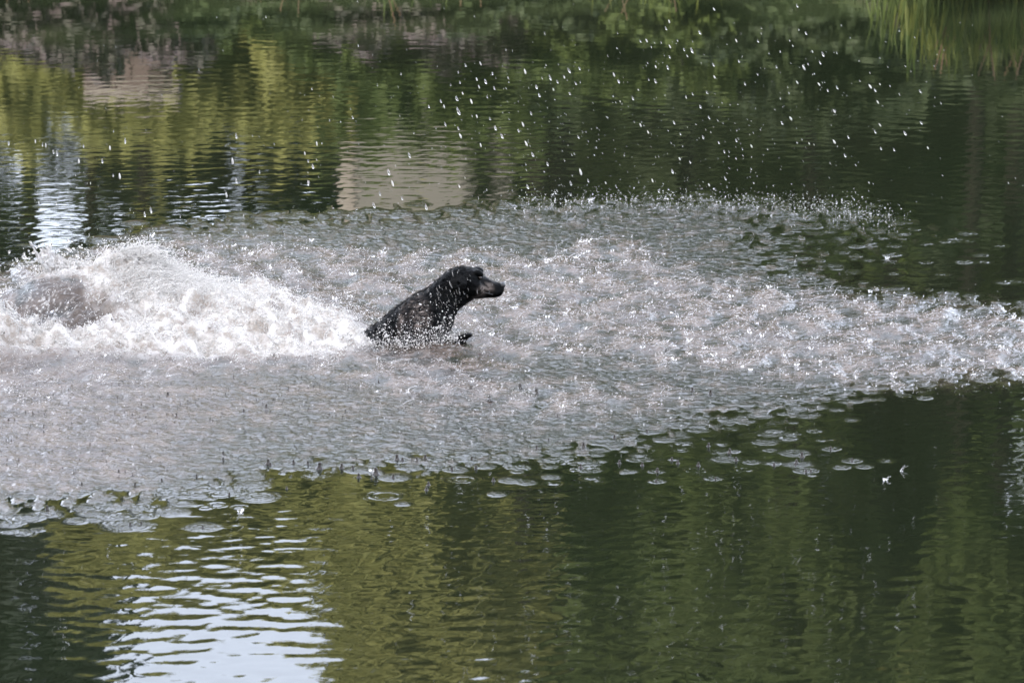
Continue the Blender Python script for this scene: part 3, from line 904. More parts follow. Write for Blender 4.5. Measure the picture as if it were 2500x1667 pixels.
def P3(px, py, y):
    a = dogp(px, py)
    return (a[0], y, a[1])
for s in (-1, 1):
    ellipsoid(dmb, P3(1169, 661, s * .033), (.024, .018, .014), rot=-.3)            # brow
    ellipsoid(dmb, P3(1160, 698, s * .050), (.036, .022, .034))                      # cheek
    ellipsoid(dmb, P3(1207, 712, s * .022), (.034, .016, .018), rot=.05)             # flews
    ellipsoid(dmb, P3(1035, 800, s * .105), (.075, .045, .11), rot=-.5)              # shoulder blade
    # foreleg reaching forward under the surface
    if s < 0:
        dmb.tube([P3(1050, 820, -.09), P3(1075, 858, -.10), P3(1104, 850, -.095), P3(1118, 828, -.09), P3(1130, 812, -.088)], [.045, .036, .029, .025, .023], 12)
        ellipsoid(dmb, P3(1136, 808, -.088), (.026, .023, .015), rot=.45)
        for q in range(4):
            ellipsoid(dmb, P3(1147, 804 + (q % 2) * 1.5, -.088 + (q - 1.5) * .013), (.016, .0075, .009), 8, 6, .2)
    else:
        dmb.tube([P3(1050, 830, .09), P3(1060, 885, .10), P3(1090, 900, .095), P3(1108, 905, .09)], [.045, .034, .026, .022], 12)
    # hind leg, below the surface
    dmb.tube([P3(900, 900, s * .07), P3(930, 975, s * .08), P3(885, 1010, s * .08), P3(905, 1060, s * .08)], [.06, .04, .024, .022], 12)
dmb.tube([P3(850, 870, 0), P3(800, 905, .01), P3(740, 915, .02)], [.035, .026, .010], 10)   # tail

tmp = link('tmp', dmb.mesh('tmp', []))
rm = tmp.modifiers.new('r', 'REMESH'); rm.mode = 'VOXEL'; rm.voxel_size = .0052
sm = tmp.modifiers.new('s', 'SMOOTH'); sm.iterations = 7; sm.factor = .5
dg = bpy.context.evaluated_depsgraph_get()
body_me = bpy.data.meshes.new_from_object(tmp.evaluated_get(dg))
bpy.data.objects.remove(tmp)
body_me.name = 'body'
nv = len(body_me.vertices)
co_ = np.zeros(nv * 3, np.float32); body_me.vertices.foreach_get('co', co_); co_ = co_.reshape(-1, 3)
no_ = np.zeros(nv * 3, np.float32); body_me.vertices.foreach_get('normal', no_); no_ = no_.reshape(-1, 3)
# wet locks: shallow folds that run down and back from the head
u = co_[:, 0] * .55 - co_[:, 2] * .8
v = co_[:, 0] * .8 + co_[:, 2] * .55
body_w = np.clip((.07 - co_[:, 0]) / .1, 0, 1)
lock = np.sin(v * 150 + 3 * np.sin(u * 40) + 2.2 * np.sin(v * 37 + co_[:, 1] * 60)) * np.sin(u * 60 + 2 * np.sin(v * 50)) * .0022
fold = np.sin(v * 46 + 1.4 * np.sin(u * 20 + co_[:, 1] * 25)) * .0030
co_ += no_ * ((lock + fold) * body_w)[:, None]
body_me.vertices.foreach_set('co', co_.ravel())
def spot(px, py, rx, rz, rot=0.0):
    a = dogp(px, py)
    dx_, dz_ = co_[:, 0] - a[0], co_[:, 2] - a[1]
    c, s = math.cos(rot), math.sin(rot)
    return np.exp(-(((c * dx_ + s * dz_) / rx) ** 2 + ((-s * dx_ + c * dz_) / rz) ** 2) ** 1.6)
painted_sheen = np.clip(spot(1024, 757, .042, .062, .2) + spot(980, 768, .014, .055, -.2) * .8 + spot(1190, 697, .026, .022) * .55 + spot(1176, 702, .02, .02) * .35, 0, 1) * (co_[:, 1] < 0)  # where the highlight is painted: shoulder and muzzle, near side only
fattr(body_me, 'painted_sheen', painted_sheen)
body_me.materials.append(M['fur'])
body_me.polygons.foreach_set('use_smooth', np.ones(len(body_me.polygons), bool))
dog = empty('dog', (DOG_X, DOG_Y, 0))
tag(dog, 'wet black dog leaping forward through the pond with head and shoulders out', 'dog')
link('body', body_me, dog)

for s in (-1, 1):
    # ear: a soft flap that hangs down and back from the side of the skull
    out = [(1108, 661), (1122, 659), (1136, 664), (1143, 674), (1140, 686), (1131, 697), (1121, 704), (1112, 703), (1105, 694), (1101, 680), (1102, 669)]
    cpt = np.mean(out, 0)
    V, Q = [], []
    NR = 5
    for side in (0, 1):
        for r_ in range(NR):
            f = 1 - r_ / NR
            for (px, py) in out:
                qx, qy = cpt[0] + (px - cpt[0]) * f, cpt[1] + (py - cpt[1]) * f
                x, z = dogp(qx, qy)
                drop_ = max(0, (qy - 662) / 42)
                y0 = .0670 + .020 * math.sin(drop_ * 2.2) - .004 * drop_ + .005 * (1 - f) + (0 if side else -.007 * min(1, (1 - f) * 4 + .15))
                V.append((x, s * (y0 + .003), z))
        V.append((dogp(*cpt)[0], s * (.075 - (0 if side else .006)), dogp(*cpt)[1]))
    no = len(out)
    per = NR * no + 1
    T = []
    for side in (0, 1):
        o_ = side * per
        for r_ in range(NR - 1):
            for k in range(no):
                q = (o_ + r_ * no + k, o_ + r_ * no + (k + 1) % no, o_ + (r_ + 1) * no + (k + 1) % no, o_ + (r_ + 1) * no + k)
                Q.append(q if (side == 1) == (s < 0) else q[::-1])
        for k in range(no):
            q = (o_ + per - 1, o_ + (NR - 1) * no + k, o_ + (NR - 1) * no + (k + 1) % no)
            T.append(q)
    for k in range(no):
        Q.append((k, (k + 1) % no, per + (k + 1) % no, per + k))
    emb = MB(); emb.add(V, Q, T)
    em = emb.mesh('ear', [M['ear_fur']])
    e = link('ear', em, dog)
    sb = e.modifiers.new('sub', 'SUBSURF'); sb.levels = 1; sb.render_levels = 2
    emb = MB(); ellipsoid(emb, P3(1173, 671, s * .0445), (.0075, .0062, .0068), 12, 8)
    link('eye', emb.mesh('eye', [M['eye']]), dog)
nmb = MB()
ellipsoid(nmb, P3(1227.5, 694, 0), (.0125, .0205, .0135), 16, 10, -.25)
link('nose', nmb.mesh('nose', [M['nose']]), dog)
nm = MB()
for s in (-1, 1):
    ellipsoid(nm, P3(1232.5, 695, s * .010), (.004, .004, .005), 8, 6)
mo = MB()
for s in (-1, 1):
    mo.tube([P3(1227, 711, s * .010), P3(1219, 714, s * .024), P3(1205, 713, s * .0345), P3(1190, 709, s * .040), P3(1181, 707, s * .045)], [.0016, .002, .0022, .002, .001], 6)
link('mouth', mo.mesh('mouth', [M['nose']]), dog)
# fur: short wet tufts lying back along the neck, chest and back
rgf = np.random.default_rng(3)
tri = np.zeros(len(body_me.polygons) * 3, np.float32); body_me.polygons.foreach_get('center', tri); ctr = tri.reshape(-1, 3)
pn = np.zeros(len(body_me.polygons) * 3, np.float32); body_me.polygons.foreach_get('normal', pn); pn = pn.reshape(-1, 3)
ok = np.where((ctr[:, 2] > -.03) & (ctr[:, 0] < .12) & ~((ctr[:, 0] > .09) & (ctr[:, 2] < .1)))[0]
sel = rgf.choice(ok, 9000)
c, n = ctr[sel], pn[sel]
d = np.stack((-.80 + rgf.normal(0, .15, len(sel)), rgf.normal(0, .18, len(sel)), -.55 + rgf.normal(0, .2, len(sel))), 1)
d -= n * (d * n).sum(1)[:, None]
d /= np.linalg.norm(d, axis=1)[:, None]
w = np.cross(n, d)
L = rgf.uniform(.010, .026, (len(sel), 1))
A = c + n * .0005
Vf = np.stack((A - w * .0011, A + w * .0011, A + d * L * .6 + n * L * .16 + w * .0006, A + d * L + n * L * .20), 1).reshape(-1, 3)
Ff = np.arange(len(sel))[:, None] * 4
fur = link('fur', mesh_np('fur', Vf, [np.concatenate((Ff, Ff + 1, Ff + 2), 1), np.concatenate((Ff, Ff + 2, Ff + 3), 1)], [M['ear_fur']]), dog)

# ------------------------------------------------------------------ spray: points that carry drops (geometry nodes)
def drops_tree(name, mat, sub=1):
    ng = bpy.data.node_groups.new(name, 'GeometryNodeTree')
    ng.interface.new_socket('Geometry', in_out='INPUT', socket_type='NodeSocketGeometry')
    ng.interface.new_socket('Geometry', in_out='OUTPUT', socket_type='NodeSocketGeometry')
    N, L_ = ng.nodes, ng.links
    gi, go = N.new('NodeGroupInput'), N.new('NodeGroupOutput')
    ico = N.new('GeometryNodeMeshIcoSphere'); ico.inputs['Radius'].default_value = 1.0; ico.inputs['Subdivisions'].default_value = sub
    ss = N.new('GeometryNodeSetShadeSmooth')
    smt = N.new('GeometryNodeSetMaterial'); smt.inputs['Material'].default_value = mat
    ip = N.new('GeometryNodeInstanceOnPoints')
    a1 = N.new('GeometryNodeInputNamedAttribute'); a1.data_type = 'FLOAT_VECTOR'; a1.inputs['Name'].default_value = 'scl'
    a2 = N.new('GeometryNodeInputNamedAttribute'); a2.data_type = 'FLOAT_VECTOR'; a2.inputs['Name'].default_value = 'rot'
    e2r = N.new('FunctionNodeEulerToRotation')
    L_.new(ico.outputs['Mesh'], ss.inputs[0]); L_.new(ss.outputs[0], smt.inputs[0])
    L_.new(gi.outputs[0], ip.inputs['Points']); L_.new(smt.outputs[0], ip.inputs['Instance'])
    L_.new(a2.outputs['Attribute'], e2r.inputs[0]); L_.new(e2r.outputs[0], ip.inputs['Rotation'])
    L_.new(a1.outputs['Attribute'], ip.inputs['Scale']); L_.new(ip.outputs[0], go.inputs[0])
    return ng

def spray(name, P, scl, rot, mat, label, sub=1, parent=None):
    me = bpy.data.meshes.new(name)
    P = np.asarray(P, np.float32)
    me.vertices.add(len(P)); me.vertices.foreach_set('co', P.ravel())
    vattr(me, 'scl', scl); vattr(me, 'rot', rot)
    me.materials.append(mat)
    o = link(name, me, parent)
    md = o.modifiers.new('drops', 'NODES'); md.node_group = drops_tree(name, mat, sub)
    if label: tag(o, label, 'spray', kind='stuff')
    else: o['kind'] = 'stuff'
    return o

def scatter(n, weight, ylo=20.5, yhi=30):
    """n points on the water, as dense as a grid field says"""
    xs_, ys_ = [], []
    got = 0
    while got < n:
        x = rng.uniform(gx[0], gx[-1], n * 3); y = rng.uniform(ylo, yhi, n * 3)
        k = rng.random(n * 3) < samp(weight, x, y)
        xs_.append(x[k]); ys_.append(y[k]); got += k.sum()
    return np.concatenate(xs_)[:n], np.concatenate(ys_)[:n]

def drops_for(x, y, hmean, size, smin, lean=.35):
    n = len(x)
    hz = rng.exponential(1, n) * hmean
    z = samp(H, x, y) + hz
    s = smin + rng.exponential(size, n); s = np.minimum(s, smin + size * 4)
    st_ = rng.uniform(1.0, 2.2, n)
    scl = np.stack((s, s, s * st_), 1)
    rot = np.stack((rng.normal(0, .5, n), lean + rng.normal(0, .5, n), rng.uniform(0, 6.28, n) * 0), 1)
    return np.stack((x, y, z), 1), scl, rot

back_edge = np.clip(blur(poly_mask(HEAVY3), .05, .12) * 1.6, 0, 1)
x, y = scatter(1500, back_edge, 20.5, 31)
Pp, sc, ro = drops_for(x, y, .018, .0007, .0008, .2)
spray('water_spray', Pp, sc, ro, M['drop'], 'fuzz of fine spray along the far edge of the rained on water')
# clear drops over the heavily rained-on water
clump = np.clip(.42 + .45 * patch2 + .25 * patch, 0, 1)
x, y = scatter(21000, np.clip(heavyn * clump * (1 - .6 * foam) * (1 - .9 * clear_face), 0, 1))
Pp, sc, ro = drops_for(x, y, .010, .0007, .0008)
spray('water_spray', Pp, sc, ro, M['drop'], 'fine clear spray bouncing off the brown water around the dog')
x, y = scatter(3500, np.clip(solid * .6, 0, 1))
Pp, sc, ro = drops_for(x, y, .010, .0006, .0007)
spray('water_spray', Pp, sc, ro, M['drop'], 'thin scatter of droplets over the grey rained on water')

# ------------------------------------------------------------------ the big splash behind the dog
sp0 = wat(250, 780)
splash = empty('splash', (float(sp0[0]), float(sp0[1]), 0))
tag(splash, 'big white splash of churned water thrown up behind the black dog', 'splash')
def rel(P):
    return np.asarray(P) - np.array((sp0[0], sp0[1], 0))
x, y = scatter(50000, np.clip(foam * (.35 + .4 * np.clip(patch2, -1, 1.5)), 0, 1))
hm = .006 + .014 * np.clip(samp(heap, x, y) / .1, 0, 1)
Pp, sc, ro = drops_for(x, y, hm, .0007, .0009)
spray('white_foam', rel(Pp), sc, ro, M['white_drop'], None, 1, splash)

# fans of drops and threads torn off the crest, flying up and to the right
fan_P, fan_S, fan_R = [], [], []
thr = MB()
def thread(p0, v, T_, r0):
    ts = np.linspace(0, T_, 7)
    Pq = p0 + v * ts[:, None] + np.array((0, 0, -4.9)) * (ts ** 2)[:, None]
    thr.tube(Pq, r0 * np.linspace(1, .25, 7) * (1 + .4 * np.sin(ts * 300 + rng.uniform(0, 6))), 5)
    return Pq
for k in range(1500):
    f = rng.random()
    px = 285 + 250 * f + rng.normal(0, 22); py = 742 - 10 * f + rng.normal(0, 22)
    p = wat(px, py); p[2] = samp(H, p[0], p[1])
    v = np.array((rng.normal(.55, .45), rng.normal(0, .3), rng.uniform(.35, 1.25) * (1 - .45 * f)))
    Tm = rng.uniform(.05, .13)
    Pq = thread(p, v, Tm, rng.uniform(.0010, .0026))
    for q in range(9):
        tt = rng.uniform(.1, 1.6) * Tm
        pp = p + v * tt + np.array((0, 0, -4.9 * tt * tt)) + rng.normal(0, .012, 3)
        s = rng.uniform(.0008, .0024)
        fan_P.append(pp); fan_S.append((s, s, s * rng.uniform(1.2, 3.0)))
        vz = v + np.array((0, 0, -9.8 * tt)); fan_R.append((0, math.atan2(vz[0], abs(vz[2]) + .2), 0))
link('threads', thr.mesh('threads', [M['white_drop']]), splash)['kind'] = 'stuff'
spray('fan_spray', rel(fan_P), fan_S, fan_R, M['white_drop'], None, 1, splash)
bpy.data.objects['threads'].location = (-float(sp0[0]), -float(sp0[1]), 0)

# crest: torn sheet with fingers leaning to the left
def crest_sheet(base, tops, thick, seed):
    """base/top polylines in photo pixels -> a thin wavy sheet in the air above the wave"""
    rg = np.random.default_rng(seed)
    n, m = 64, 12
    B = np.array(base, float); T_ = np.array(tops, float)
    ub = np.linspace(0, 1, len(B)); ut = np.linspace(0, 1, len(T_)); U = np.linspace(0, 1, n)
    bx, by, bY = (np.interp(U, ub, B[:, i]) for i in range(3))
    tx, ty = (np.interp(U, ut, T_[:, i]) for i in range(2))
    def smooth(shape, k):
        a = rg.standard_normal(shape)
        for ax in range(len(shape)):
            for _ in range(k):
                a = (np.roll(a, 1, ax) + 2 * a + np.roll(a, -1, ax)) / 4
        return a / a.std()
    jag = np.abs(smooth((n,), 2)) * 7 + np.abs(smooth((n,), 8)) * 5
    wob, wob2 = smooth((m, n), 6), smooth((m, n), 2)
    V = []
    for side in (-1, 1):
        for j in range(m):
            w_ = j / (m - 1)
            for i in range(n):
                px = bx[i] + (tx[i] - bx[i]) * w_; py = by[i] + (ty[i] - by[i] + jag[i]) * w_
                Yq = bY[i] + .05 * math.sin(w_ * 2.5 + U[i] * 7) + .022 * wob[j, i] + .007 * wob2[j, i] + .20 * w_
                px += 2.2 * wob[j, i]; py += 2.0 * wob2[j, i] * w_
                th = thick * (1 - .8 * w_) * (1 + .3 * np.clip(wob2[j, i], -2, 2)) * (1.0 if 0 < i < n - 1 else .2)
                p = air(px, py, Yq); p[1] += side * th
                V.append(p)
    Q = []
    h_ = n * m
    for j in range(m - 1):
        for i in range(n - 1):
            a = j * n + i
            Q.append((a, a + 1, a + n + 1, a + n)); Q.append((h_ + a, h_ + a + n, h_ + a + n + 1, h_ + a + 1))
    for i in range(n - 1):
        a = (m - 1) * n + i
        Q.append((a, a + 1, h_ + a + 1, h_ + a))
    mb_ = MB(); mb_.add(rel(V), Q)
    return mb_
Yc = float(wat(220, 745)[1])
mbc = crest_sheet([(110, 668, Yc), (180, 690, Yc), (260, 668, Yc), (330, 690, Yc), (420, 700, Yc)],
                  [(84, 604), (92, 616), (104, 606), (122, 594), (134, 612), (160, 616), (192, 626), (215, 632), (250, 634), (275, 636), (300, 652), (330, 662), (420, 684)], .007, 1)
link('crest', mbc.mesh('crest', [M['crest']]), splash)
Yc2 = float(wat(40, 850)[1])
mbc = crest_sheet([(-40, 780, Yc2), (10, 790, Yc2), (60, 800, Yc2)], [(-40, 722), (5, 730), (18, 738), (34, 762), (60, 792)], .006, 2)
link('crest', mbc.mesh('crest', [M['sheet']]), splash)
for pts, r0 in (([(120, 660), (100, 640), (88, 615), (75, 592)], .008), ([(128, 650), (124, 620), (121, 596)], .010), ([(115, 622), (95, 634), (78, 640), (62, 641)], .0065), ([(80, 600), (70, 590)], .004),
                ([(40, 770), (26, 752), (12, 735)], .007), ([(80, 790), (95, 765), (108, 748)], .008), ([(128, 790), (135, 770), (140, 752)], .006)):
    Pq = []
    for q, (px, py) in enumerate(pts):
        Pq.append(rel(air(px, py, (Yc if py < 700 else Yc2) - .02)))
    Pq = np.array(Pq)
    uu = np.linspace(0, 1, 14); ui = np.linspace(0, 1, len(Pq))
    Pq = np.stack([np.interp(uu, ui, Pq[:, i]) for i in range(3)], 1) + rng.normal(0, .0015, (14, 3))
    fing = MB()
    fing.tube(Pq, r0 * (1 - .55 * uu) * (1 + .45 * np.sin(uu * 22 + px)), 8)
    link('finger', fing.mesh('finger', [M['sheet']]), splash)
# beads round the crest
bp, bs, br = [], [], []
for k in range(160):
    px, py = random.gauss(130, 60), random.gauss(635, 22)
    if px > 60 + (py - 580) * 2.2 + 200: continue
    bp.append(rel(air(px, py, Yc + random.gauss(0, .12)))); s = random.uniform(.0015, .005)
    bs.append((s, s, s * random.uniform(1, 1.9))); br.append((0, random.gauss(0, .5), 0))
spray('beads', bp, bs, br, M['drop'], None, 2, splash)

# ------------------------------------------------------------------ little crowns, jets and threads standing on the rained-on water
def crown_np(rg, s, tall, lean):
    n, m = 11, 4
    V = []
    fingers = rg.uniform(.55, 1.35, n)
    for j in range(m):
        w_ = j / (m - 1)
        for k in range(n):
            an = 2 * math.pi * k / n
            rad = s * (.72 + .45 * w_ ** 1.4) * (1 + .12 * rg.normal())
            zz = tall * s * w_ * (fingers[k] if j == m - 1 else .8 + .2 * fingers[k])
            V.append((rad * math.cos(an) + lean * zz, rad * math.sin(an), zz - .003))
    Q = [(j * n + k, j * n + (k + 1) % n, (j + 1) * n + (k + 1) % n, (j + 1) * n + k) for j in range(m - 1) for k in range(n)]
    return np.array(V), Q
rgc = np.random.default_rng(21)
cmb = MB()
x, y = scatter(260, np.clip(heavyn * clump * (1 - foam), 0, 1))
for xx, yy in zip(x, y):
    V, Q = crown_np(rgc, rgc.uniform(.003, .010), rgc.uniform(.7, 1.7), rgc.normal(.25, .3))
    cmb.add(V + np.array((xx, yy, samp(H, xx, yy))), Q)
tag(link('splash_crowns', cmb.mesh('splash_crowns', [M['drop']])), 'tiny crowns of water thrown up all round the dog', 'splash', kind='stuff')
tmb = MB()
x, y = scatter(1500, np.clip(heavyn * clump * (1 - .5 * foam), 0, 1))
for xx, yy in zip(x, y):
    p = np.array((xx, yy, float(samp(H, xx, yy)) - .002))
    v = np.array((rgc.normal(.45, .45), rgc.normal(0, .3), rgc.uniform(.25, .75)))
    ts = np.linspace(0, rgc.uniform(.03, .09), 6)
    Pq = p + v * ts[:, None] + np.array((0, 0, -4.9)) * (ts ** 2)[:, None]
    tmb.tube(Pq, rgc.uniform(.0006, .0013) * np.array((1.3, 1, .9, .8, .9, .4)), 4)
tag(link('water_threads', tmb.mesh('water_threads', [M['drop']])), 'thin bent threads of water flying off the brown surface', 'spray', kind='stuff')

# jets: the little pillar that rises where a drop has fallen
def jet_mesh(seed):
    rg = np.random.default_rng(seed)
    prof = [(0, 1.15), (.12, .80), (.3, .55), (.55, .38), (.75, .34), (.86, .36), (.95, .26), (1.0, .02)]
    mb_ = MB()
    lean = rg.normal(0, .12)
    mb_.tube([(lean * z, rg.normal(0, .02), z) for z, r in prof], [r * .42 for z, r in prof], 9)
    return mb_.mesh('water_jet', [M['jet']])
JET = [jet_mesh(k) for k in range(3)]
JETS = [(655, 1128, 16), (660, 1132, 10), (717, 1127, 12), (752, 1130, 12), (780, 1137, 22), (834, 1137, 16), (862, 1141, 12), (876, 1160, 14), (907, 1165, 9), (918, 1150, 22), (970, 1115, 18), (983, 1120, 12), (1018, 1120, 12), (1038, 1114, 14),
        (1046, 1180, 12), (1041, 1192, 12), (1103, 1142, 13), (1152, 1117, 12), (1205, 1170, 12), (1162, 1140, 12), (960, 1162, 12), (480, 1160, 10), (395, 1170, 10), (545, 1120, 10), (200, 1180, 10), (115, 1238, 12), (330, 1180, 10), (290, 1150, 10),
        (1640, 1120, 12), (1730, 1085, 12), (1782, 1100, 14), (1512, 1127, 12), (1568, 1132, 12), (1655, 1127, 12), (1418, 1137, 12), (1605, 1147, 14), (1705, 1133, 12), (1602, 1172, 9), (1747, 1167, 9), (1958, 1110, 16), (1945, 1126, 12), (2028, 1093, 12),
        (1968, 1148, 12), (1980, 1148, 10), (1942, 1132, 10), (1890, 1133, 11), (1797, 1120, 12), (2080, 1122, 10), (1425, 1085, 16), (1310, 1090, 10), (1150, 948, 10), (1270, 940, 15), (1310, 952, 18), (1690, 950, 14), (1735, 958, 16), (1195, 970, 16),
        (410, 960, 12), (545, 1105, 10), (595, 1000, 10), (650, 990, 12), (430, 1010, 10), (1500, 1065, 12), (1580, 1050, 10), (700, 1190, 9), (560, 1205, 10), (495, 1285, 8), (318, 1278, 10), (345, 1276, 9)]
lab = 'small dark pillar of water standing up where a drop fell'
for k, (px, py, h_) in enumerate(JETS):
    p = wat(px, py + h_ * .35)
    o = link('water_jet', JET[k % 3])
    hh2 = h_ / 594.0 * .82
    o.location = (p[0], p[1], float(samp(H, p[0], p[1])) - .002); o.scale = (hh2 * 1.5, hh2 * 1.5, hh2); o.rotation_euler = (0, 0, rng.uniform(0, 6))
    tag(o, lab, 'water jet', 'small jets on the rained on water')
jmb = MB()
x, y = scatter(800, np.clip(solid * (.25 + .75 * brown) * (1 - .7 * heavyn) * (1 - foam), 0, 1))
for xx, yy in zip(x, y):
    hh2 = rgc.uniform(.004, .011)
    jmb.tube([(xx + rgc.normal(0, .1) * z * hh2, yy, float(samp(H, xx, yy)) - .002 + z * hh2) for z in (0, .2, .5, .85, 1.0)], np.array((.75, .35, .2, .2, .02)) * hh2 * .8, 6)
tag(link('small_jets', jmb.mesh('small_jets', [M['jet']])), 'many tiny water pillars dotting the grey rained on water', 'water jets', kind='stuff')

# lone small splashes on the green water
def lone(px, py, label, n, s, lean):
    p = wat(px, py)
    root = empty('small_splash', (float(p[0]), float(p[1]), 0)); tag(root, label, 'splash')
    V, Q = crown_np(rgc, s, 1.1, lean)
    mb_ = MB(); mb_.add(V, Q); link('crown', mb_.mesh('crown', [M['drop']]), root)
    mb_ = MB()
    for k in range(n):
        a = rgc.uniform(0, 6.28)
        b = np.array((math.cos(a) * s * .7, math.sin(a) * s * .7, .002))
        v = np.array((rgc.normal(lean, .35), rgc.normal(0, .3), rgc.uniform(.4, .8)))
        ts = np.linspace(0, rgc.uniform(.03, .06), 5)
        mb_.tube(b + v * ts[:, None] + np.array((0, 0, -4.9)) * (ts ** 2)[:, None], np.array((.0011, .0008, .0007, .0008, .0004)), 5)
    link('threads', mb_.mesh('threads', [M['drop']]), root)
lone(2160, 1172, 'lone splash leaning to the right on dark green water, larger of two', 4, .008, .35)
lone(2200, 1150, 'small torn splash just right of the larger lone splash', 3, .005, .35)
lone(586, 1250, 'lone little crown splash on olive water left of the glitter', 7, .010, .1)
lone(910, 1152, 'round crown splash at the front edge of the grey water', 8, .013, 0.0)
lone(2165, 632, 'crown splash on the dark water at the right back of the splash', 7, .009, .2)
lone(1440, 490, 'crown splash at the back edge of the rained on water', 8, .011, .5)

# ------------------------------------------------------------------ drops in the air
A5 = [(928,44,3),(862,150,4),(826,232,4),(722,100,3),(707,132,3),(590,190,3),(618,188,3),(640,217,2),(724,262,3),(660,308,3),(715,310,4),(685,195,2),(725,215,3),(760,187,2),(790,228,3),(805,258,2),(925,298,3),(1042,282,3),(1030,188,3),(1130,190,3),
      (1275,187,2),(1290,212,2),(1350,153,3),(1310,28,3),(1380,238,2),(1428,250,4),(1415,288,3),(1340,312,4),(1360,295,2),(1215,308,3),(930,355,3),(658,372,4),(490,374,4),(468,344,3),(262,325,4),(310,315,3),(240,355,3),(292,384,3),(175,357,4),(60,330,4),
      (112,400,4),(125,437,4),(190,412,3),(208,376,3),(265,430,3),(580,414,2),(555,452,3),(628,367,2),(497,467,2),(895,425,3),(830,432,2),(800,450,2),(1070,385,3),(1128,342,2),(1310,380,3),(1272,427,2),(1232,452,2),(1410,388,3),(1450,415,3),(1493,402,3),
      (1645,398,4),(1668,415,3),(1598,372,2),(1690,388,2),(1875,420,3),(1970,475,2),(1680,470,3),(865,490,4),(905,540,3),(1280,545,4),(1240,565,3),(744,563,3),(590,575,3),(390,587,2),(305,630,3),(50,572,4),(87,520,3),(30,600,3),(65,660,4),(95,710,4),
      (163,753,4),(315,790,5),(270,842,4),(737,787,4),(625,608,3),(950,655,3),(877,630,3),(1100,672,3),(1058,685,2),(975,697,3),(770,730,3),(818,745,3),(72,858,4),(1690,575,3),(1668,605,3),(1545,630,3),(1480,652,4),(1805,612,4),(1880,565,3),(1910,680,3),
      (1755,688,3),(1695,682,3),(1480,512,3),(1485,508,2),(1030,645,3),(645,830,3),(720,870,2),(980,820,3),(905,850,3),(1110,840,2),(1310,655,2),(1365,660,2),(480,860,2),(350,830,3),(430,840,2),(200,885,3),(2280,840,2),(1640,840,2),(1530,715,3)]
A4 = [(2098,453,5),(2165,467,4),(2105,510,6),(2112,378,3),(2190,365,3),(2230,375,4),(2262,338,3),(2207,293,3),(2138,300,3),(2270,405,3),(2200,400,3),(2250,545,3),(2275,588,4),(2115,625,4),(2105,590,3),(2305,625,4),(2208,667,3),(1880,713,4),(1785,790,5),
      (1803,843,5),(1717,942,5),(1957,950,5),(2110,857,3),(1437,765,4),(1415,740,3),(1400,705,3),(1415,840,4),(1085,625,4),(1068,740,5),(1192,790,3),(1085,830,4),(1040,895,4),(693,965,5),(665,985,4),(550,810,5),(520,805,3),(470,740,4),(362,740,4),(262,705,4),
      (245,698,3),(210,668,3),(195,665,3),(383,670,3),(505,680,4),(575,648,4),(40,658,4),(162,650,3),(1745,890,4),(1847,910,4),(1455,660,3),(1565,560,2),(1620,540,3),(2040,490,3),(1970,490,3),(2025,465,3),(2125,430,3),(2070,390,2),(2045,570,3),(2190,535,3)]
drop_me = []
for k in range(3):
    mb_ = MB()
    prof = [(-1.0, .02), (-.92, .42), (-.75, .75), (-.45, .98), (-.1, 1.0), (.25, .86), (.6, .58), (.88, .28), (1.0, .02)]
    mb_.tube([(0.08 * k * z, 0, z) for z, r in prof], [r for z, r in prof], 9)
    drop_me.append(mb_.mesh('water_drop', [M['white_drop'] if k == 0 else M['drop']]))
n_ind = 0
air_P, air_S, air_R = [], [], []
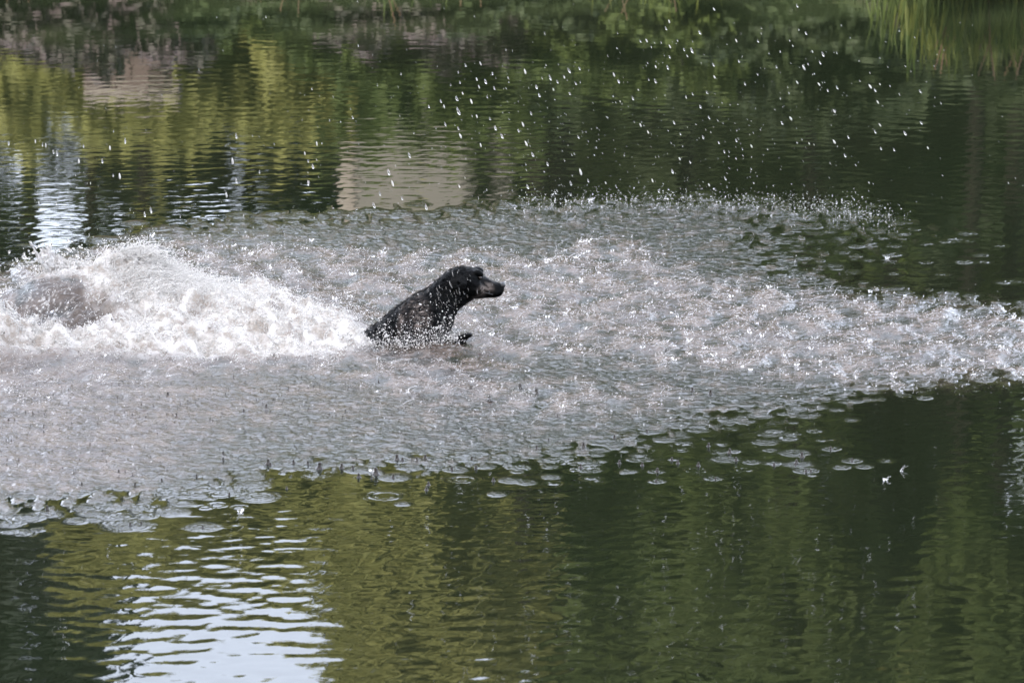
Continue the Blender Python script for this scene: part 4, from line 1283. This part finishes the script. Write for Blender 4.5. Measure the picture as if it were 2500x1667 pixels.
def air_drop(px, py, w, own=True):
    """w is the drop's width in photo pixels"""
    global n_ind
    Yd = 23.0 + random.uniform(-1.6, 1.8)
    p = air(px, py, Yd)
    if p[2] < .03: p = air(px, py, 23.4)
    rad = w * (.43 if own and w > 2.4 else .34) * PX * 23.5
    slant = np.interp(px, (0, 400, 1000, 1400, 2400), (-.02, -.08, -.30, -.42, -.58)) + random.gauss(0, .05)
    stretch = random.uniform(2.6, 3.6) if w > 2.4 else random.uniform(3.4, 5.5)
    if own and n_ind < 296:
        o = link('water_drop', drop_me[n_ind % 3])
        o.location = p; o.scale = (rad, rad, rad * stretch); o.rotation_euler = (0, slant, 0)
        tag(o, 'bright stretched drop of water flying through the air above the pond', 'water drop', 'water drops flying above the pond')
        n_ind += 1
    else:
        air_P.append(p); air_S.append((rad, rad, rad * stretch)); air_R.append((0, slant, 0))
for zx, zy, w in A5: air_drop(1250 + zx * .5315, zy * .5315, w * 1.25)
for zx, zy, w in A4: air_drop(zx * .5315, zy * .5315, w * 1.25)
dens = [(1650, 260, 330, 120, 420), (1250, 240, 180, 110, 170), (1500, 380, 330, 70, 240), (700, 380, 320, 90, 90), (180, 430, 160, 70, 110), (2050, 260, 200, 120, 110), (150, 560, 140, 60, 140), (1700, 470, 330, 30, 160), (600, 200, 420, 110, 60)]
for mxp, myp, sxp, syp, n in dens:
    for k in range(int(n * .55)):
        px, py = random.gauss(mxp, sxp), random.gauss(myp, syp)
        if 0 < px < 2500 and 2 < py < 600:
            air_drop(px, py, min(3.4, 1.1 + random.expovariate(1.6)), random.random() < .14)
for k in range(80):                                  # rain of drops in front of the dog's head and neck
    px, py = random.gauss(1100, 45), random.gauss(715, 32)
    p = air(px, py, DOG_Y - random.uniform(.25, .7)); rad = random.uniform(.0006, .0011)
    air_P.append(p); air_S.append((rad, rad, rad * random.uniform(6, 12))); air_R.append((0, -.25 + random.gauss(0, .08), 0))
spray('fine_drops', air_P, air_S, air_R, M['drop'], 'fine falling droplets hanging in the air over the pond', 1)

# splash boiling up round the dog's chest
dp, ds, dr = [], [], []
for k in range(1900):
    u_ = random.random()
    px = 905 + 210 * u_ + random.gauss(0, 14)
    base_y = np.interp(u_, (0, .3, .6, 1), (838, 846, 840, 822))
    py = base_y - abs(random.gauss(0, 1)) ** 1.0 * 52 * random.random() ** .7 + 6 + random.gauss(0, 6)
    p = air(px, py, DOG_Y - random.uniform(.15, .34)); s = .0006 + random.expovariate(1 / .0007)
    s = min(s, .0055)
    dp.append(p); ds.append((s, s, s * random.uniform(1, 2))); dr.append((0, random.gauss(0, .6), 0))
spray('chest_spray', dp, ds, dr, M['white_drop'], 'white spray boiling up against the chest of the black dog', 1)
